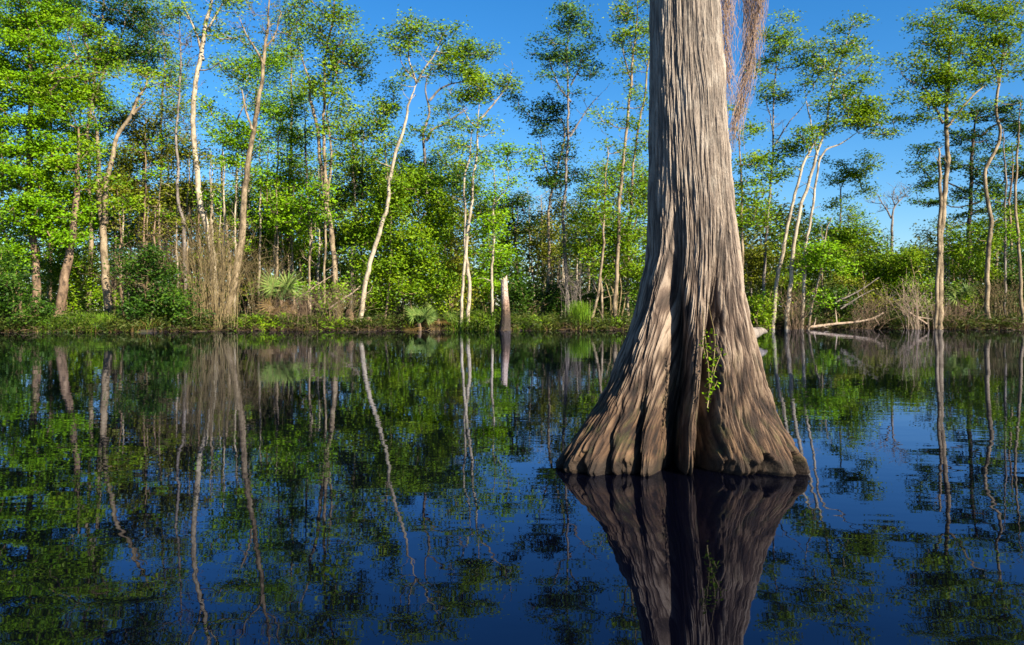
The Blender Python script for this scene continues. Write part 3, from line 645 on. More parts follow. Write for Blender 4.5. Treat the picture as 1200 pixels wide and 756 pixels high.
T('thick mottled straight trunk with a second stem behind it and a high green crown', 46.5, [([(1099, 378), (1100, 367), (1100, 291), (1106, 237), (1109, 186), (1107, 150), (1108, 120), (1110, 95), (1112, 60), (1116, 20)], 11, 4), ([(1096, 376), (1098, 300), (1100, 240), (1100, 180), (1099, 175)], 6, 5.5), ([(1109, 150), (1125, 130), (1140, 112), (1155, 100)], 4.5, 2), ([(1106, 145), (1095, 120), (1085, 105), (1072, 98)], 4, 1.6), ([(1110, 110), (1104, 70), (1094, 40)], 3.5, 1.5), ([(1072, 98), (1058, 90), (1054, 78)], 2, 1)],
  [(1070, 24, 10, 6), (1095, 30, 16, 8), (1080, 46, 12, 6), (1085, 75, 14, 6), (1054, 72, 8, 5), (1060, 112, 10, 3), (1092, 92, 16, 10), (1110, 80, 16, 12), (1088, 118, 14, 8), (1100, 105, 14, 12), (1125, 95, 16, 10), (1120, 60, 14, 14), (1082, 140, 10, 8), (1118, 125, 14, 10), (1105, 50, 16, 10)], 'mid', 'pale', 1.3, flat=.5, cs=1.25)
T('wavy pale trunk with a spreading crown near the right edge', 47, [([(1157, 376), (1157, 335), (1158, 291), (1163, 256), (1160, 234), (1156, 205), (1166, 180), (1174, 160), (1168, 127), (1171, 85), (1174, 50), (1165, 20)], 8.5, 3), ([(1171, 88), (1160, 70), (1145, 55)], 3.5, 1.5), ([(1172, 70), (1185, 50), (1198, 38)], 3.5, 1.5)],
  [(1140, 22, 18, 14), (1160, 10, 18, 10), (1140, 48, 18, 12), (1155, 70, 18, 12), (1180, 40, 16, 14), (1190, 15, 16, 12), (1148, 88, 14, 10), (1185, 70, 16, 10), (1195, 88, 14, 8), (1135, 5, 14, 8), (1165, 40, 14, 10)], 'mid', 'pale', 1.3, cs=1.15)
T('big dark green tree with layered drooping foliage behind the wavy trunk', 54, [([(1135, 374), (1135, 300), (1138, 240), (1140, 180), (1145, 130)], 9, 4)],
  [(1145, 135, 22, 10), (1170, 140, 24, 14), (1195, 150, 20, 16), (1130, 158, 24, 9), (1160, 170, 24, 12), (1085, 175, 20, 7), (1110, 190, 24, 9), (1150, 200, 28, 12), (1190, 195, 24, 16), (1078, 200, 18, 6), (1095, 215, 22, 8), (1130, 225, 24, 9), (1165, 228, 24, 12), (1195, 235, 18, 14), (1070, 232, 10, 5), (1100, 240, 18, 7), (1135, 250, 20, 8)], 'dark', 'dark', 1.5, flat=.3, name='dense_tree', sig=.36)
T('slim grey trunk at the right edge of the view, left one of two', 48, [([(1176, 376), (1176, 330), (1175, 285), (1174, 250), (1176, 200), (1175, 150)], 4.5, 2.5)], [(1178, 260, 14, 12, .8), (1172, 240, 12, 10, .8)], 'mid', 'grey', .9)
T('slim pale trunk at the right edge of the view, right one of two', 46.5, [([(1197, 378), (1197, 330), (1195, 280), (1192, 230), (1194, 180), (1196, 120)], 6, 3)], [(1200, 275, 14, 12), (1195, 120, 12, 12)], 'bright', 'pale', 1.0)
T('thin brown trunk behind the slim grey trunk at the right edge', 51, [([(1182, 374), (1183, 320), (1182, 270), (1184, 228), (1186, 180)], 5, 3)], [(1188, 170, 14, 14, .8)], 'mid', 'brown', .8)

# second row of crowns that closes the canopy behind the left bank
T('feathery pale green tree filling the gap left of the dark-middled tall trunk', 57, [([(185, 372), (188, 250), (190, 120), (192, 40)], 6, 2)],
  [(190, 20, 30, 22), (180, 60, 24, 20), (200, 90, 24, 20), (195, 130, 26, 20), (205, 165, 22, 20)], 'mid', 'grey', 1.0, flat=.7, sig=.42)
T('loose yellow-green tree behind the leaning trunk with the leafless top', 58, [([(290, 372), (292, 250), (300, 120), (305, 60)], 6, 2)],
  [(300, 110, 26, 22), (285, 75, 26, 20), (318, 75, 24, 20), (315, 140, 20, 20), (295, 175, 24, 20), (280, 225, 26, 22)], 'bright', 'grey', 1.0, flat=.7, sig=.42)
T('feathery green tree between the leaning trunk and the twin-stemmed tree', 60, [([(340, 372), (340, 250), (342, 120), (340, 30)], 6, 2)],
  [(340, 30, 22, 26), (335, 75, 22, 22), (348, 110, 22, 22), (340, 160, 26, 22), (350, 195, 22, 20), (330, 225, 28, 22)], 'mid', 'pale', .95, flat=.7, sig=.42)
T('soft green tree behind the hanging crown of the twin-stemmed tree', 61, [([(412, 372), (414, 250), (412, 150)], 6, 2)],
  [(405, 160, 24, 22), (425, 195, 22, 22), (400, 205, 24, 22), (385, 235, 24, 22), (430, 150, 12, 16)], 'mid', 'grey', 1.1, flat=.7, sig=.42)
T('tall yellow-green tree behind the bright tree in the upper left corner', 56, [([(60, 372), (62, 200), (66, 40)], 8, 3)],
  [(20, 15, 40, 26), (70, 40, 36, 30), (100, 80, 30, 30), (120, 120, 26, 30), (100, 160, 26, 26), (140, 190, 26, 26), (60, 90, 30, 40)], 'bright', 'brown', 1.2, flat=.6, sig=.42)
T('soft green tree behind the forked pale trunk at the left', 58, [([(130, 372), (132, 280), (134, 180)], 7, 3)],
  [(120, 215, 26, 24), (150, 230, 26, 22), (135, 255, 28, 22), (110, 265, 24, 20), (165, 270, 24, 22), (205, 250, 26, 24), (230, 245, 20, 24)], 'mid', 'brown', 1.2, flat=.7, sig=.42)
T('small yellow-green tree low among slim trunks left of the palms', 54, [([(310, 374), (312, 320), (314, 260)], 5, 2)],
  [(300, 255, 22, 16), (320, 275, 24, 18), (305, 300, 22, 16), (335, 250, 18, 16), (275, 250, 18, 18)], 'bright', 'pale', 1.0, flat=.6)
T('pale green tree behind the white stemmed pair', 58, [([(525, 372), (528, 280), (532, 190)], 6, 2)],
  [(530, 190, 24, 20), (545, 215, 24, 20), (560, 245, 22, 20), (520, 170, 18, 16), (585, 235, 18, 18)], 'mid', 'pale', 1.0, flat=.7, sig=.42)
T('feathery green tree beyond the tall airy tree near the cypress', 60, [([(695, 372), (697, 280), (700, 200)], 6, 2)],
  [(700, 205, 22, 14), (685, 225, 26, 16), (720, 215, 20, 16), (740, 225, 20, 20), (735, 195, 18, 16)], 'mid', 'grey', 1.0, flat=.6, sig=.42)
# slim understorey trunks, nothing tells these apart
GRP1 = 'thin pale trunks in the shaded wood behind the white stump'
for k in range(30):
    px = rng.uniform(606, 742); Yd = rng.uniform(62, 92); top = rng.uniform(225, 300); lean = rng.normal(0, 4)
    if k > 20: px = rng.uniform(602, 660)
    T('thin pale trunk among many alike in the shaded wood behind the white stump', Yd, [([(px, 372), (px + lean * .5, 330), (px + lean, top)], rng.uniform(2.2, 3.6) , 1.4)],
      [(px + lean, top + 6, 12, 12, .5)], 'olive', ['pale', 'grey', 'white'][k % 3], .5, nleaf=30, bare=.6, name='slim_tree', group=GRP1)
GRP2 = 'slim trunks in the thicket on the left bank'
for k in range(62):
    px = rng.uniform(130, 425); Yd = rng.uniform(46.0, 58); top = rng.uniform(150, 280); lean = rng.normal(0, 4)
    T('slim trunk among many alike in the thicket behind the left bank', Yd, [([(px, 374), (px + lean * .6, 320), (px + lean * .4, 270), (px + lean, top)], rng.uniform(3.2, 5.4), 2.0)],
      [(px + lean, top + 4, 14, 12, .7), (px + lean * .5, top + 40, 12, 10, .5)], ['mid', 'bright', 'olive'][k % 3], ['pale', 'white', 'pale', 'brown', 'white'][k % 5], .9, nleaf=40, bare=.2, name='slim_tree', group=GRP2)
GRP3 = 'slim trunks in the thicket on the right bank'
for k in range(14):
    px = rng.uniform(870, 1200); Yd = rng.uniform(50, 66); top = rng.uniform(240, 300); lean = rng.normal(0, 4)
    T('slim trunk among many alike in the thicket behind the right bank', Yd, [([(px, 374), (px + lean * .6, 330), (px + lean, top)], rng.uniform(2.4, 4.0), 1.4)],
      [(px + lean, top + 4, 12, 10, .7)], ['mid', 'olive', 'dark'][k % 3], ['pale', 'grey', 'brown'][k % 3], .8, nleaf=36, bare=.3, name='slim_tree', group=GRP3)

# ------------------------------------------------------------------ bushes
B = bush
B('tall dense bright green shrub right of the curved white trunk', 46.8, [(445, 270, 30, 34), (475, 250, 40, 34), (500, 285, 36, 40), (465, 320, 40, 40), (500, 335, 34, 34), (435, 330, 26, 34), (480, 215, 40, 26), (520, 240, 22, 34), (450, 222, 24, 22), (428, 290, 22, 30)], 'mid', 1.9, sig=.34, stems=9)
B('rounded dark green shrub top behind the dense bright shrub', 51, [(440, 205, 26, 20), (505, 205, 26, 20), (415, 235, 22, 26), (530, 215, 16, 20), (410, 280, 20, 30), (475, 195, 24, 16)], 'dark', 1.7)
B('leafy brown-green shrub between the white stemmed pair and the dense shrub', 49, [(530, 290, 20, 34), (535, 335, 22, 30), (525, 255, 16, 24)], 'olive', 1.5)
B('bright green shrub behind the slender white trunk', 50, [(572, 300, 20, 26), (590, 320, 22, 26), (560, 330, 18, 24), (570, 270, 14, 18)], 'bright', 1.2)
B('green willowy shrub left of the tall airy tree', 52, [(640, 275, 22, 26), (655, 250, 22, 24), (630, 300, 22, 20), (655, 300, 16, 20)], 'olive', .9, bark='pale')
B('bright green willowy thicket between the airy tree and the cypress', 47.5, [(690, 265, 24, 28), (715, 275, 24, 30), (740, 290, 20, 34), (750, 240, 18, 34), (700, 305, 24, 22), (735, 320, 20, 22), (755, 320, 14, 34), (685, 290, 16, 20)], 'mid', 1.35)
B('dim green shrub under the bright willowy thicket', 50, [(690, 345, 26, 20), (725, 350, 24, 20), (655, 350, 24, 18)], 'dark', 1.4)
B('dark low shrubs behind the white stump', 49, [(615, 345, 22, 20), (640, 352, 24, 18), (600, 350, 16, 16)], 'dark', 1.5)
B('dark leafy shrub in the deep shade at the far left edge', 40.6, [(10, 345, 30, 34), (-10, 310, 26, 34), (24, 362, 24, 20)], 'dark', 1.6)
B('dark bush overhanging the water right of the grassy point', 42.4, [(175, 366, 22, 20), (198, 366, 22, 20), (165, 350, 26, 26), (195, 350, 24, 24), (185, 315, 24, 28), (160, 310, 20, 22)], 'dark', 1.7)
B('small bright bush at the foot of the thin dark tree', 44.8, [(216, 352, 12, 18), (222, 335, 10, 12), (226, 365, 12, 10)], 'bright', 1.0)
B('mid green understorey bush behind the flared red trunk', 48, [(60, 320, 28, 28), (95, 310, 28, 30), (100, 345, 26, 22), (50, 355, 24, 16)], 'mid', 1.3)
B('olive understorey bush behind the bare brown shrub', 50, [(230, 300, 26, 30), (260, 290, 26, 34), (235, 345, 28, 22), (285, 320, 20, 34)], 'olive', .8)
B('green understorey bush behind the spiky palm clump', 50, [(320, 300, 26, 26), (345, 285, 26, 26), (370, 300, 24, 28), (330, 340, 30, 24), (385, 335, 22, 30), (395, 275, 18, 24)], 'mid', .9)
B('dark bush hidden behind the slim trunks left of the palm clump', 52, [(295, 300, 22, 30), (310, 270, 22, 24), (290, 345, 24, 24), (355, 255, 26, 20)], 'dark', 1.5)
B('straggly bush of bright leaves over the bank brush', 45.6, [(395, 335, 16, 14), (408, 350, 14, 10), (385, 355, 14, 10), (375, 345, 12, 12)], 'bright', .7, bark='bleached')
B('brownish bush right behind the cypress base', 49, [(880, 290, 22, 26), (900, 310, 22, 26), (875, 330, 20, 26), (895, 340, 20, 16)], 'olive', 1.1)
B('bright grassy bush at the waterline right of the cypress base', 47.2, [(890, 355, 14, 14), (900, 365, 14, 10), (880, 365, 12, 10)], 'mid', 1.4)
B('green thicket behind the slanting white trunks', 53, [(915, 300, 24, 30), (945, 290, 24, 30), (925, 340, 26, 22), (960, 330, 20, 20)], 'mid', 1.2)
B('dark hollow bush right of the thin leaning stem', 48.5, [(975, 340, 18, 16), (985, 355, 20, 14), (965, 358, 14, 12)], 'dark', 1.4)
B('broad green bush under the open sky on the right', 52, [(985, 290, 26, 24), (1010, 280, 26, 22), (1040, 310, 28, 22), (1005, 315, 28, 24), (1060, 305, 26, 22), (990, 262, 20, 18), (1045, 335, 30, 20), (1020, 345, 28, 18)], 'mid', 1.5)
B('brownish twiggy bush under the broad green bush', 48.8, [(1000, 335, 24, 18), (1025, 352, 24, 14), (995, 358, 20, 12)], 'olive', .8, bark='brown')
B('bushy green growth left of the thick mottled trunk', 49, [(1075, 325, 18, 22), (1085, 345, 16, 20), (1065, 300, 16, 16)], 'mid', 1.3)
B('dark green bush right of the thick mottled trunk', 49.5, [(1122, 310, 20, 26), (1118, 345, 18, 20), (1145, 320, 18, 26), (1130, 280, 22, 20), (1150, 290, 16, 20)], 'mid', 1.4)
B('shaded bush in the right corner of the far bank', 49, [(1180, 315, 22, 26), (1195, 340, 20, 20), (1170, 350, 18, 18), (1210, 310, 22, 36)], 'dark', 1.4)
B('green shrub bank closing the view at the right edge', 56, [(1165, 270, 24, 24), (1195, 265, 22, 26), (1225, 250, 24, 40)], 'mid', 1.3)

# far-off wood behind, one mass
def far_wood():
    mb = MB(); tr = MB()
    xs = np.array([-200, 0, 60, 120, 200, 260, 330, 400, 440, 520, 560, 600, 640, 700, 760, 860, 920, 960, 1000, 1050, 1080, 1120, 1180, 1260, 1400])
    tp = np.array([120, 160, 180, 210, 215, 215, 225, 230, 200, 205, 225, 250, 255, 225, 200, 215, 240, 255, 268, 292, 280, 262, 255, 245, 230])
    cen = []
    for k in range(6500):
        px = rng.uniform(-200, 1400); Yd = rng.uniform(66, 104)
        top = np.interp(px, xs, tp) + 16 * math.sin(px * .11) * math.sin(px * .037 + 1) + 8
        py = 376 - (376 - top) * rng.random() ** 1.25
        cen.append(at(px, py, Yd))
    leaves(mb, np.array(cen), 28, .66, .42, .22, .6)
    cen = [at(rng.uniform(-500, 1700), 372 - 70 * rng.random() ** 1.3, rng.uniform(106, 140)) for _ in range(2400)]
    leaves(mb, np.array(cen), 24, .9, .8, .42, .6)
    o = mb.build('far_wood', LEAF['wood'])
    tag(o, 'dim mass of woodland far behind the bank', 'woodland', kind='stuff')
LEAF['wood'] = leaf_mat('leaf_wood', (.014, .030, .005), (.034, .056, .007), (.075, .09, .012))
far_wood()

# ------------------------------------------------------------------ bare shrubs, palms, stumps, brush, grass
def bare_shrub(label, Yd, cx, base, w, h, n, bark, thick=.016, lean=0.0, name='bare_shrub'):
    b = at(cx, base, Yd); b[2] = float(ground(b[0], b[1])); m = Yd / FPX
    root = empty(name, b, label, 'shrub')
    mb = MB()
    for k in range(n):
        u = rng.normal(0, .42); p0 = b + np.array([rng.normal(0, w * m * .16), rng.normal(0, .4), -.05])
        ht = h * m * rng.uniform(.5, 1.05); dx = (u * w * m * .7 + lean * m); dy = rng.normal(0, w * m * .25)
        t = np.linspace(0, 1, 8)[:, None]
        curve = p0 + np.hstack([t ** 1.4 * dx, t ** 1.4 * dy, np.sin(t * np.pi * .5) * ht]) + np.cumsum(rng.normal(0, .035, (8, 3)), 0) * t
        mb.tube(curve, np.linspace(thick * rng.uniform(.6, 1.3), .005, 8), 4)
        for _ in range(5):
            q = curve[rng.integers(3, 8)]; d = rng.normal(0, .5, 3); d[2] = abs(d[2]) + .35
            e = q + d * rng.uniform(.5, 1.2)
            mb.tube([q, (q + e) / 2 + rng.normal(0, .07, 3), e], [thick * .45, thick * .35, .004], 3)
    mb.build('stem', BARK[bark], root)
    return root
bare_shrub('big fan of bare tan stems rising from the bank left of the swollen-footed trunk', 43.4, 250, 380, 105, 122, 150, 'twig', .013)
bare_shrub('leafless tangle of pale twigs beside the stout forked trunk', 44.6, 160, 372, 50, 80, 40, 'twig', .012, -18)
bare_shrub('small pale leafless bush at the waterline left of the thick mottled trunk', 46.2, 1072, 380, 34, 62, 34, 'bleached', .016, -8)
bare_shrub('bushy cluster of dry reddish stems at the feet of the slanting white trunks', 46.6, 932, 380, 26, 52, 36, 'brown', .014)
bare_shrub('dry stick pile under the broad green bush on the right', 46.8, 1010, 380, 50, 44, 40, 'brown', .014, 20)
bare_shrub('tan leafless shrub between the slim trunks left of the palm clump', 46, 305, 378, 60, 76, 60, 'twig', .010)
bare_shrub('dark leafless shrub above the overhanging dark bush on the left bank', 46, 190, 372, 60, 100, 60, 'brown', .011)
bare_shrub('straggly pale leafless shrub beside the knees at the curved white trunk', 44.4, 398, 380, 60, 44, 50, 'twig', .010)
bare_shrub('brown leafless shrub at the right edge of the far bank', 47.6, 1175, 380, 60, 46, 50, 'twig', .012)
bare_shrub('low reddish twigs at the foot of the thick mottled trunk', 47.0, 1112, 382, 60, 22, 50, 'brown', .012)
bare_shrub('grey leafless shrub beneath the willowy thicket', 47, 672, 376, 44, 70, 34, 'grey', .012)
bare_shrub('brown leafless thicket in front of the palm clump', 43.8, 350, 382, 70, 36, 60, 'brown', .010)

def palm(label, Yd, cx, cy, nfr, size, dead, name='palmetto'):
    b = at(cx, 378, Yd); b[2] = float(ground(b[0], b[1])); c = at(cx, cy, Yd)
    root = empty(name, b, label, 'palm')
    off = b
    mb = MB(); mb.tube(smoothline([b + [0, 0, -.1], (b + c) / 2 + [.05, 0, 0], c], .15), [.10] * len(smoothline([b + [0, 0, -.1], (b + c) / 2 + [.05, 0, 0], c], .15)), 8, 0, True)
    mb.build('trunk', BARK['brown'], root)
    def frond_mesh(mat):
        fb = MB(); n = 15
        fb.tube([[0, 0, 0], [0, .3, .03], [0, .55, 0]], [.012, .01, .008], 4)
        for k in range(n):
            a = R(-110 + 220 * k / (n - 1)); d = np.array([math.sin(a), math.cos(a), 0]); s_ = np.array([math.cos(a), -math.sin(a), 0])
            o_ = np.array([0, .55, 0]); ln = .74 - .12 * abs(k - 7) / 7
            m_ = o_ + d * ln * .5; e = o_ + d * ln + np.array([0, 0, -.10])
            fb.add([o_, m_ + s_ * .027, e, m_ - s_ * .027, m_ + [0, 0, -.012]], [[0, 1, 2, 4], [0, 4, 2, 3]], rng.uniform(.3, .9))
        return fb.build('frond', mat)
    lib = {}
    for k in range(nfr + dead):
        dry = k >= nfr
        key = 'dry' if dry else 'green'
        if key not in lib:
            o = frond_mesh(LEAF['straw'] if dry else LEAF['palm']); lib[key] = o
        else:
            o = lib[key].copy(); COL.objects.link(o)
        if dry: o['label'] = 'dead drooping brown frond'
        o.parent = root; o.location = Vector((c - off + rng.normal(0, .04, 3)).tolist())
        az = rng.uniform(0, 6.28) if dry else (rng.uniform(-1.7, 1.7) if rng.random() < .8 else rng.uniform(0, 6.28)); el = rng.uniform(-1.3, -.2) if dry else rng.uniform(.1, 1.35)
        o.rotation_euler = (el, rng.normal(0, .5), az); s_ = size * rng.uniform(.8, 1.15); o.scale = (s_, s_, s_)
    return root
palm('palmetto with stiff green fan fronds at the waterline left of the white stemmed pair', 43.9, 491, 379, 12, 1.15, 2)
palm('palmetto with a mass of dead orange-brown fronds beside the green palmetto', 44.6, 513, 374, 4, 1.0, 10)
palm('large spiky olive palm clump behind the bank brush on the left', 45.8, 330, 352, 18, 1.5, 6)
palm('yellow-green palmetto in the shade right of the thick mottled trunk', 48.5, 1130, 352, 14, 1.2, 2)

def stump():
    b = at(591, 386, 43.3); b[2] = -.2; top = at(592, 324, 43.3)
    root = empty('broken_stump', [b[0], b[1], 0], 'broken bleached stump with dark wet foot standing in the shallows', 'stump')
    n = 34; k = 26; th = np.arange(k) * 2 * np.pi / k; v = []; f = []
    jag = .30 * rng.random(k) ** 1.5; fl = rng.normal(0, .11, k)
    for i_ in range(n):
        t = i_ / (n - 1); z = b[2] + (top[2] - b[2]) * t
        r_ = np.interp(t, [0, .12, .35, .6, 1], [.40, .31, .25, .205, .165]) * (1 + .10 * np.sin(th * 3 + 1) * (1 - t) + fl + rng.normal(0, .03, k))
        v += [[b[0] + (top[0] - b[0]) * t + .05 * math.sin(t * 5) + r_[j_] * math.cos(th[j_]), b[1] + r_[j_] * math.sin(th[j_]), z - (jag[j_] * (i_ - n + 5) / 4 if i_ > n - 5 else 0) + (.12 * math.cos(th[j_]) if i_ == n - 1 else 0)] for j_ in range(k)]
    for i_ in range(n - 1):
        f += [[i_ * k + j_, i_ * k + (j_ + 1) % k, (i_ + 1) * k + (j_ + 1) % k, (i_ + 1) * k + j_] for j_ in range(k)]
    v.append([top[0], top[1], top[2] - .45]); c = len(v) - 1
    f += [[(n - 1) * k + j_, (n - 1) * k + (j_ + 1) % k, c, c] for j_ in range(k)]
    m, nt, out = mat_new('stump_wood')
    geo = nt.nodes.new('ShaderNodeNewGeometry'); sp = nt.nodes.new('ShaderNodeSeparateXYZ'); nt.links.new(geo.outputs['Position'], sp.inputs[0])
    nz = nt.nodes.new('ShaderNodeTexNoise'); nz.inputs['Scale'].default_value = 5; nz.inputs['Detail'].default_value = 6; nt.links.new(geo.outputs['Position'], nz.inputs[0])
    ad = nt.nodes.new('ShaderNodeMath'); ad.operation = 'MULTIPLY_ADD'; ad.inputs[1].default_value = .8; nt.links.new(nz.outputs[0], ad.inputs[0]); nt.links.new(sp.outputs[2], ad.inputs[2])
    rr = ramp(nt, [(.30, (.022, .013, .007)), (.48, (.06, .035, .018)), (.56, (.17, .11, .075)), (.78, (.33, .26, .21))])
    dv = nt.nodes.new('ShaderNodeMath'); dv.operation = 'DIVIDE'; dv.inputs[1].default_value = 3.2; nt.links.new(ad.outputs[0], dv.inputs[0]); nt.links.new(dv.outputs[0], rr.inputs[0])
    sp_ = nt.nodes.new('ShaderNodeTexNoise'); sp_.inputs['Scale'].default_value = 16; sp_.inputs['Detail'].default_value = 4; nt.links.new(geo.outputs['Position'], sp_.inputs[0])
    r2 = ramp(nt, [(.36, (.3, .16, .10)), (.46, (1, 1, 1))]); nt.links.new(sp_.outputs[0], r2.inputs[0])
    mu = nt.nodes.new('ShaderNodeMix'); mu.data_type = 'RGBA'; mu.blend_type = 'MULTIPLY'; mu.inputs[0].default_value = 1; nt.links.new(rr.outputs[0], mu.inputs[6]); nt.links.new(r2.outputs[0], mu.inputs[7])
    p = nt.nodes.new('ShaderNodeBsdfPrincipled'); p.inputs['Roughness'].default_value = .8; nt.links.new(mu.outputs[2], p.inputs['Base Color'])
    bp = nt.nodes.new('ShaderNodeBump'); bp.inputs['Distance'].default_value = .05; nt.links.new(sp_.outputs[0], bp.inputs['Height']); nt.links.new(bp.outputs[0], p.inputs['Normal'])
    nt.links.new(p.outputs[0], out.inputs[0])
    o = raw_mesh('trunk', np.array(v) - np.array([b[0], b[1], 0]), f, m, False); o.parent = root
stump()

def knee(label, px, py, Yd, r_, h_):
    b = at(px, py, Yd); b[2] = float(ground(b[0], b[1])) - .1
    mb = MB(); t = np.linspace(0, 1, 9)
    P = np.stack([b[0] + .08 * np.sin(t * 3), b[1] + 0 * t, b[2] + t * (h_ + .1)], 1)
    mb.tube(P, r_ * np.interp(t, [0, .2, .7, .92, 1], [1.25, 1, .7, .45, .2]) * (1 + rng.normal(0, .09, 9)), 9, 0, True)
    tag(mb.build('cypress_knee', BARK['knee'], None, True), label, 'cypress knee')
BARK['knee'] = bark_mat('knee_wood', (.20, .135, .08), (.13, .085, .05), (.045, .028, .018), .5, .6)
knee('taller pointed orange-tan cypress knee in the bank brush', 408, 378, 44.4, .33, 1.0)
knee('short blunt orange-tan cypress knee at the foot of the curved white trunk', 431, 380, 44.3, .28, .55)

def branch(label, pts, w0, w1, bark, twigs=6):
    P = smoothline([at(*q) for q in pts], .15); P[:, 2] += np.cumsum(rng.normal(0, .006, len(P)))
    mb = MB(); mb.tube(P, np.linspace(w0, w1, len(P)), 7, 0, True)
    for _ in range(twigs):
        q = P[rng.integers(2, len(P))]; e = q + rng.normal(0, .35, 3) + [0, 0, .25]
        mb.tube([q, (q + e) / 2 + rng.normal(0, .05, 3), e], [w1, w1 * .7, .006], 4)
    tag(mb.build('fallen_branch', BARK[bark], None, True), label, 'branch', 'fallen branches on the bank')
branch('long pale fallen branch lying along the right bank', [(945, 384, 46.6), (975, 381, 46.6), (1005, 378, 46.7), (1022, 375, 46.8), (1035, 368, 46.9)], .09, .05, 'bleached')
branch('sloping grey dead branch in the brush above the long pale branch', [(975, 356, 47.5), (1005, 342, 47.5), (1030, 326, 47.6)], .05, .02, 'grey')
branch('second sloping grey dead branch lower in the right bank brush', [(985, 362, 47.2), (1010, 346, 47.2), (1024, 338, 47.3)], .04, .02, 'grey')
branch('short pale stick reaching into the water on the right bank', [(1065, 366, 46.5), (1078, 374, 46.3), (1086, 379, 46.2)], .07, .05, 'bleached', 2)
branch('pale arching dead branch beside the curved white trunk', [(385, 362, 44.6), (400, 352, 44.6), (415, 342, 44.7), (424, 334, 44.8)], .05, .02, 'bleached')
branch('thin diagonal dead branch above the spiky palm clump', [(352, 348, 45), (372, 334, 45), (392, 322, 45.1)], .04, .02, 'bleached')
branch('curved bare branch arching over the shade under the willowy thicket', [(655, 330, 47), (675, 322, 47), (690, 321, 47), (705, 330, 47)], .045, .02, 'grey')

# tangled dead brush, roots and litter along the water's edge: nobody could count it
def brush():
    mb = MB()
    dense = [(-27, -20, .25), (-18, -13.5, .9), (-13.5, -6.3, 1.0), (-6.3, -3.5, .7), (-1, 1, .25), (2.5, 7.5, .55), (12, 32, 1.1)]
    for x0, x1, dn in dense:
        for k in range(int((x1 - x0) * 130 * dn)):
            x = rng.uniform(x0, x1); y = float(shore(x)) + rng.normal(.25, .5); z = max(-.03, float(ground(x, y))) + abs(rng.normal(0, .20))
            a = rng.uniform(0, 6.28); ln = rng.uniform(.3, 1.3); d = np.array([math.cos(a), math.sin(a) * .6, rng.normal(0, .25)])
            q = np.array([x, y, z]); t = np.linspace(-.5, .5, 5)[:, None]
            P = q + t * ln * d + np.array([0, 0, -.25]) * ln * t ** 2 * 2 + rng.normal(0, .03, (5, 3))
            mb.tube(P, np.linspace(rng.uniform(.008, .022), .004, 5), 4)
    tag(mb.build('brush_tangle', BARK['brush']), 'tangle of brown roots and dead sticks along the water edge', 'brush', kind='stuff')
brush()

def blades(mb, n, xf, h0, h1, wd, yoff, lean=.35):
    x = xf(n); y = shore(x) + yoff(n); z = np.maximum(ground(x, y), -.05)
    h = rng.uniform(h0, h1, n); a = rng.uniform(0, 6.28, n); l = np.abs(rng.normal(0, lean, n)) * h
    b = np.stack([x, y, z], 1); d = np.stack([np.cos(a), np.sin(a), 0 * a], 1); s_ = np.stack([-np.sin(a), np.cos(a), 0 * a], 1)
    fa = rng.uniform(0, 6.28, n); s_ = np.stack([np.cos(fa), np.sin(fa), 0 * fa], 1)
    m1 = b + d * (l * .3)[:, None] + np.array([0, 0, 1]) * (h * .6)[:, None]; e = b + d * l[:, None] + np.array([0, 0, 1]) * (h - l * .25)[:, None]
    w_ = (wd * rng.uniform(.7, 1.3, n))[:, None]
    v = np.stack([b - s_ * w_, b + s_ * w_, m1 + s_ * w_ * .7, m1 - s_ * w_ * .7, e + s_ * .002, e - s_ * .002], 1).reshape(-1, 3)
    i_ = np.arange(n)[:, None] * 6
    f = np.concatenate([i_ + np.array([[0, 1, 2, 3]]), i_ + np.array([[3, 2, 4, 5]])])
    mb.add(v, f, np.repeat(rng.uniform(.15, .95, n), 6))
U = lambda a, b: (lambda n: rng.uniform(a, b, n))
def px2x(px, Yd=44.5): return (px - 600) / FPX * Yd
mb = MB(); blades(mb, 1000, U(px2x(522), px2x(580)), .4, 1.15, .012, lambda n: rng.uniform(-.5, 1.0, n), .3)
tag(mb.build('reeds', LEAF['grass']), 'upright green reeds in the shallows round the white stemmed pair', 'reeds', kind='stuff')
mb = MB(); blades(mb, 1800, U(px2x(600), px2x(648)), .2, .55, .014, lambda n: rng.uniform(-.1, 2.2, n), .5)
tag(mb.build('bank_grass', LEAF['grass']), 'short bright grass on the bank right of the white stump', 'grass', kind='stuff')
mb = MB(); blades(mb, 5200, U(px2x(72, 43.5), px2x(152, 43.5)), .2, .75, .02, lambda n: rng.uniform(-.2, 2.6, n), .6)
tag(mb.build('point_grass', LEAF['grass']), 'lush bright green grass on the small point at the left', 'grass', kind='stuff')
mb = MB(); blades(mb, 2600, U(-26, 33), .15, .5, .016, lambda n: np.abs(rng.normal(.3, 1.6, n)) + .15, .5)
tag(mb.build('sparse_grass', LEAF['grass']), 'scattered low grass along the far bank', 'grass', kind='stuff')
mb = MB(); blades(mb, 5200, U(-27, 36), .15, .6, .012, lambda n: rng.normal(.35, .5, n), .9)
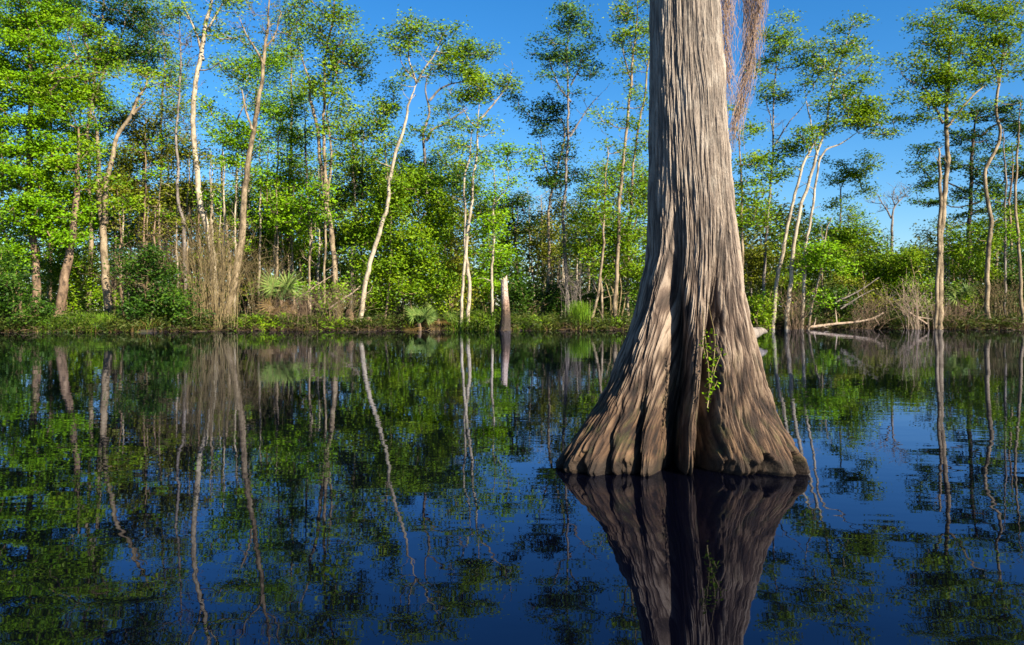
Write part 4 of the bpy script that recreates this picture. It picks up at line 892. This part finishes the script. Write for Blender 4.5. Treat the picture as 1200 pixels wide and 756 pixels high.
tag(mb.build('dry_grass', LEAF['straw']), 'dry drooping grass and sedge along the far water edge', 'dry grass', kind='stuff')
def tuft():
    b = at(680, 386, 44.9); z0 = float(ground(b[0], b[1]))
    for nm, kind, hh, n, ln in (('blade', 'grass', 1.5, 900, .35), ('dry_blade', 'straw', .75, 500, .7)):
        pass
    root = empty('grass_tuft', [b[0], b[1], z0], 'tall bright green grass tuft with straw-coloured skirt at the waterline', 'grass tuft')
    for nm, kind, h0, h1, n, ln in (('green_blades', 'grass', .7, 1.6, 900, .28), ('dry_blades', 'straw', .3, .8, 600, .9)):
        mb = MB(); x = b[0] + rng.normal(0, .24, n)
        blades(mb, n, lambda k: x, h0, h1, .013, lambda k: b[1] - shore(x) + rng.normal(0, .25, k), ln)
        o = mb.build(nm, LEAF[kind], root); o['kind'] = 'stuff'
tuft()
# low leafy ground cover on the bank under the trees
def undergrowth():
    mb = MB(); n = 3600
    x = rng.uniform(-34, 38, n); y = shore(x) + np.abs(rng.normal(.6, 3.2, n)) + .05; z = ground(x, y) + np.abs(rng.normal(.10, .26, n))
    leaves(mb, np.stack([x, y, z], 1), 30, .26, .13, .06, .6)
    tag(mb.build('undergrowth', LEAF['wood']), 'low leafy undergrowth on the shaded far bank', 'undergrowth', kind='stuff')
undergrowth()
def ferns():
    k = vnoise(77, 256, 8)
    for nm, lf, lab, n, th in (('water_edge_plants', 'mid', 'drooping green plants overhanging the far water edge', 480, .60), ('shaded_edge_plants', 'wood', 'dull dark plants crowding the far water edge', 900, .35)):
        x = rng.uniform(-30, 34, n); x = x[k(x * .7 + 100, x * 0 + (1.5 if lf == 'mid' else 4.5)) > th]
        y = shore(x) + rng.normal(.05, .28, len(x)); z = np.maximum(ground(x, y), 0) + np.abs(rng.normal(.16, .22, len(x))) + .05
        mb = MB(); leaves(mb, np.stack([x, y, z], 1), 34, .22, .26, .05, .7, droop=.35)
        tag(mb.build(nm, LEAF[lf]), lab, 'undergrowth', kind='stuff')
ferns()
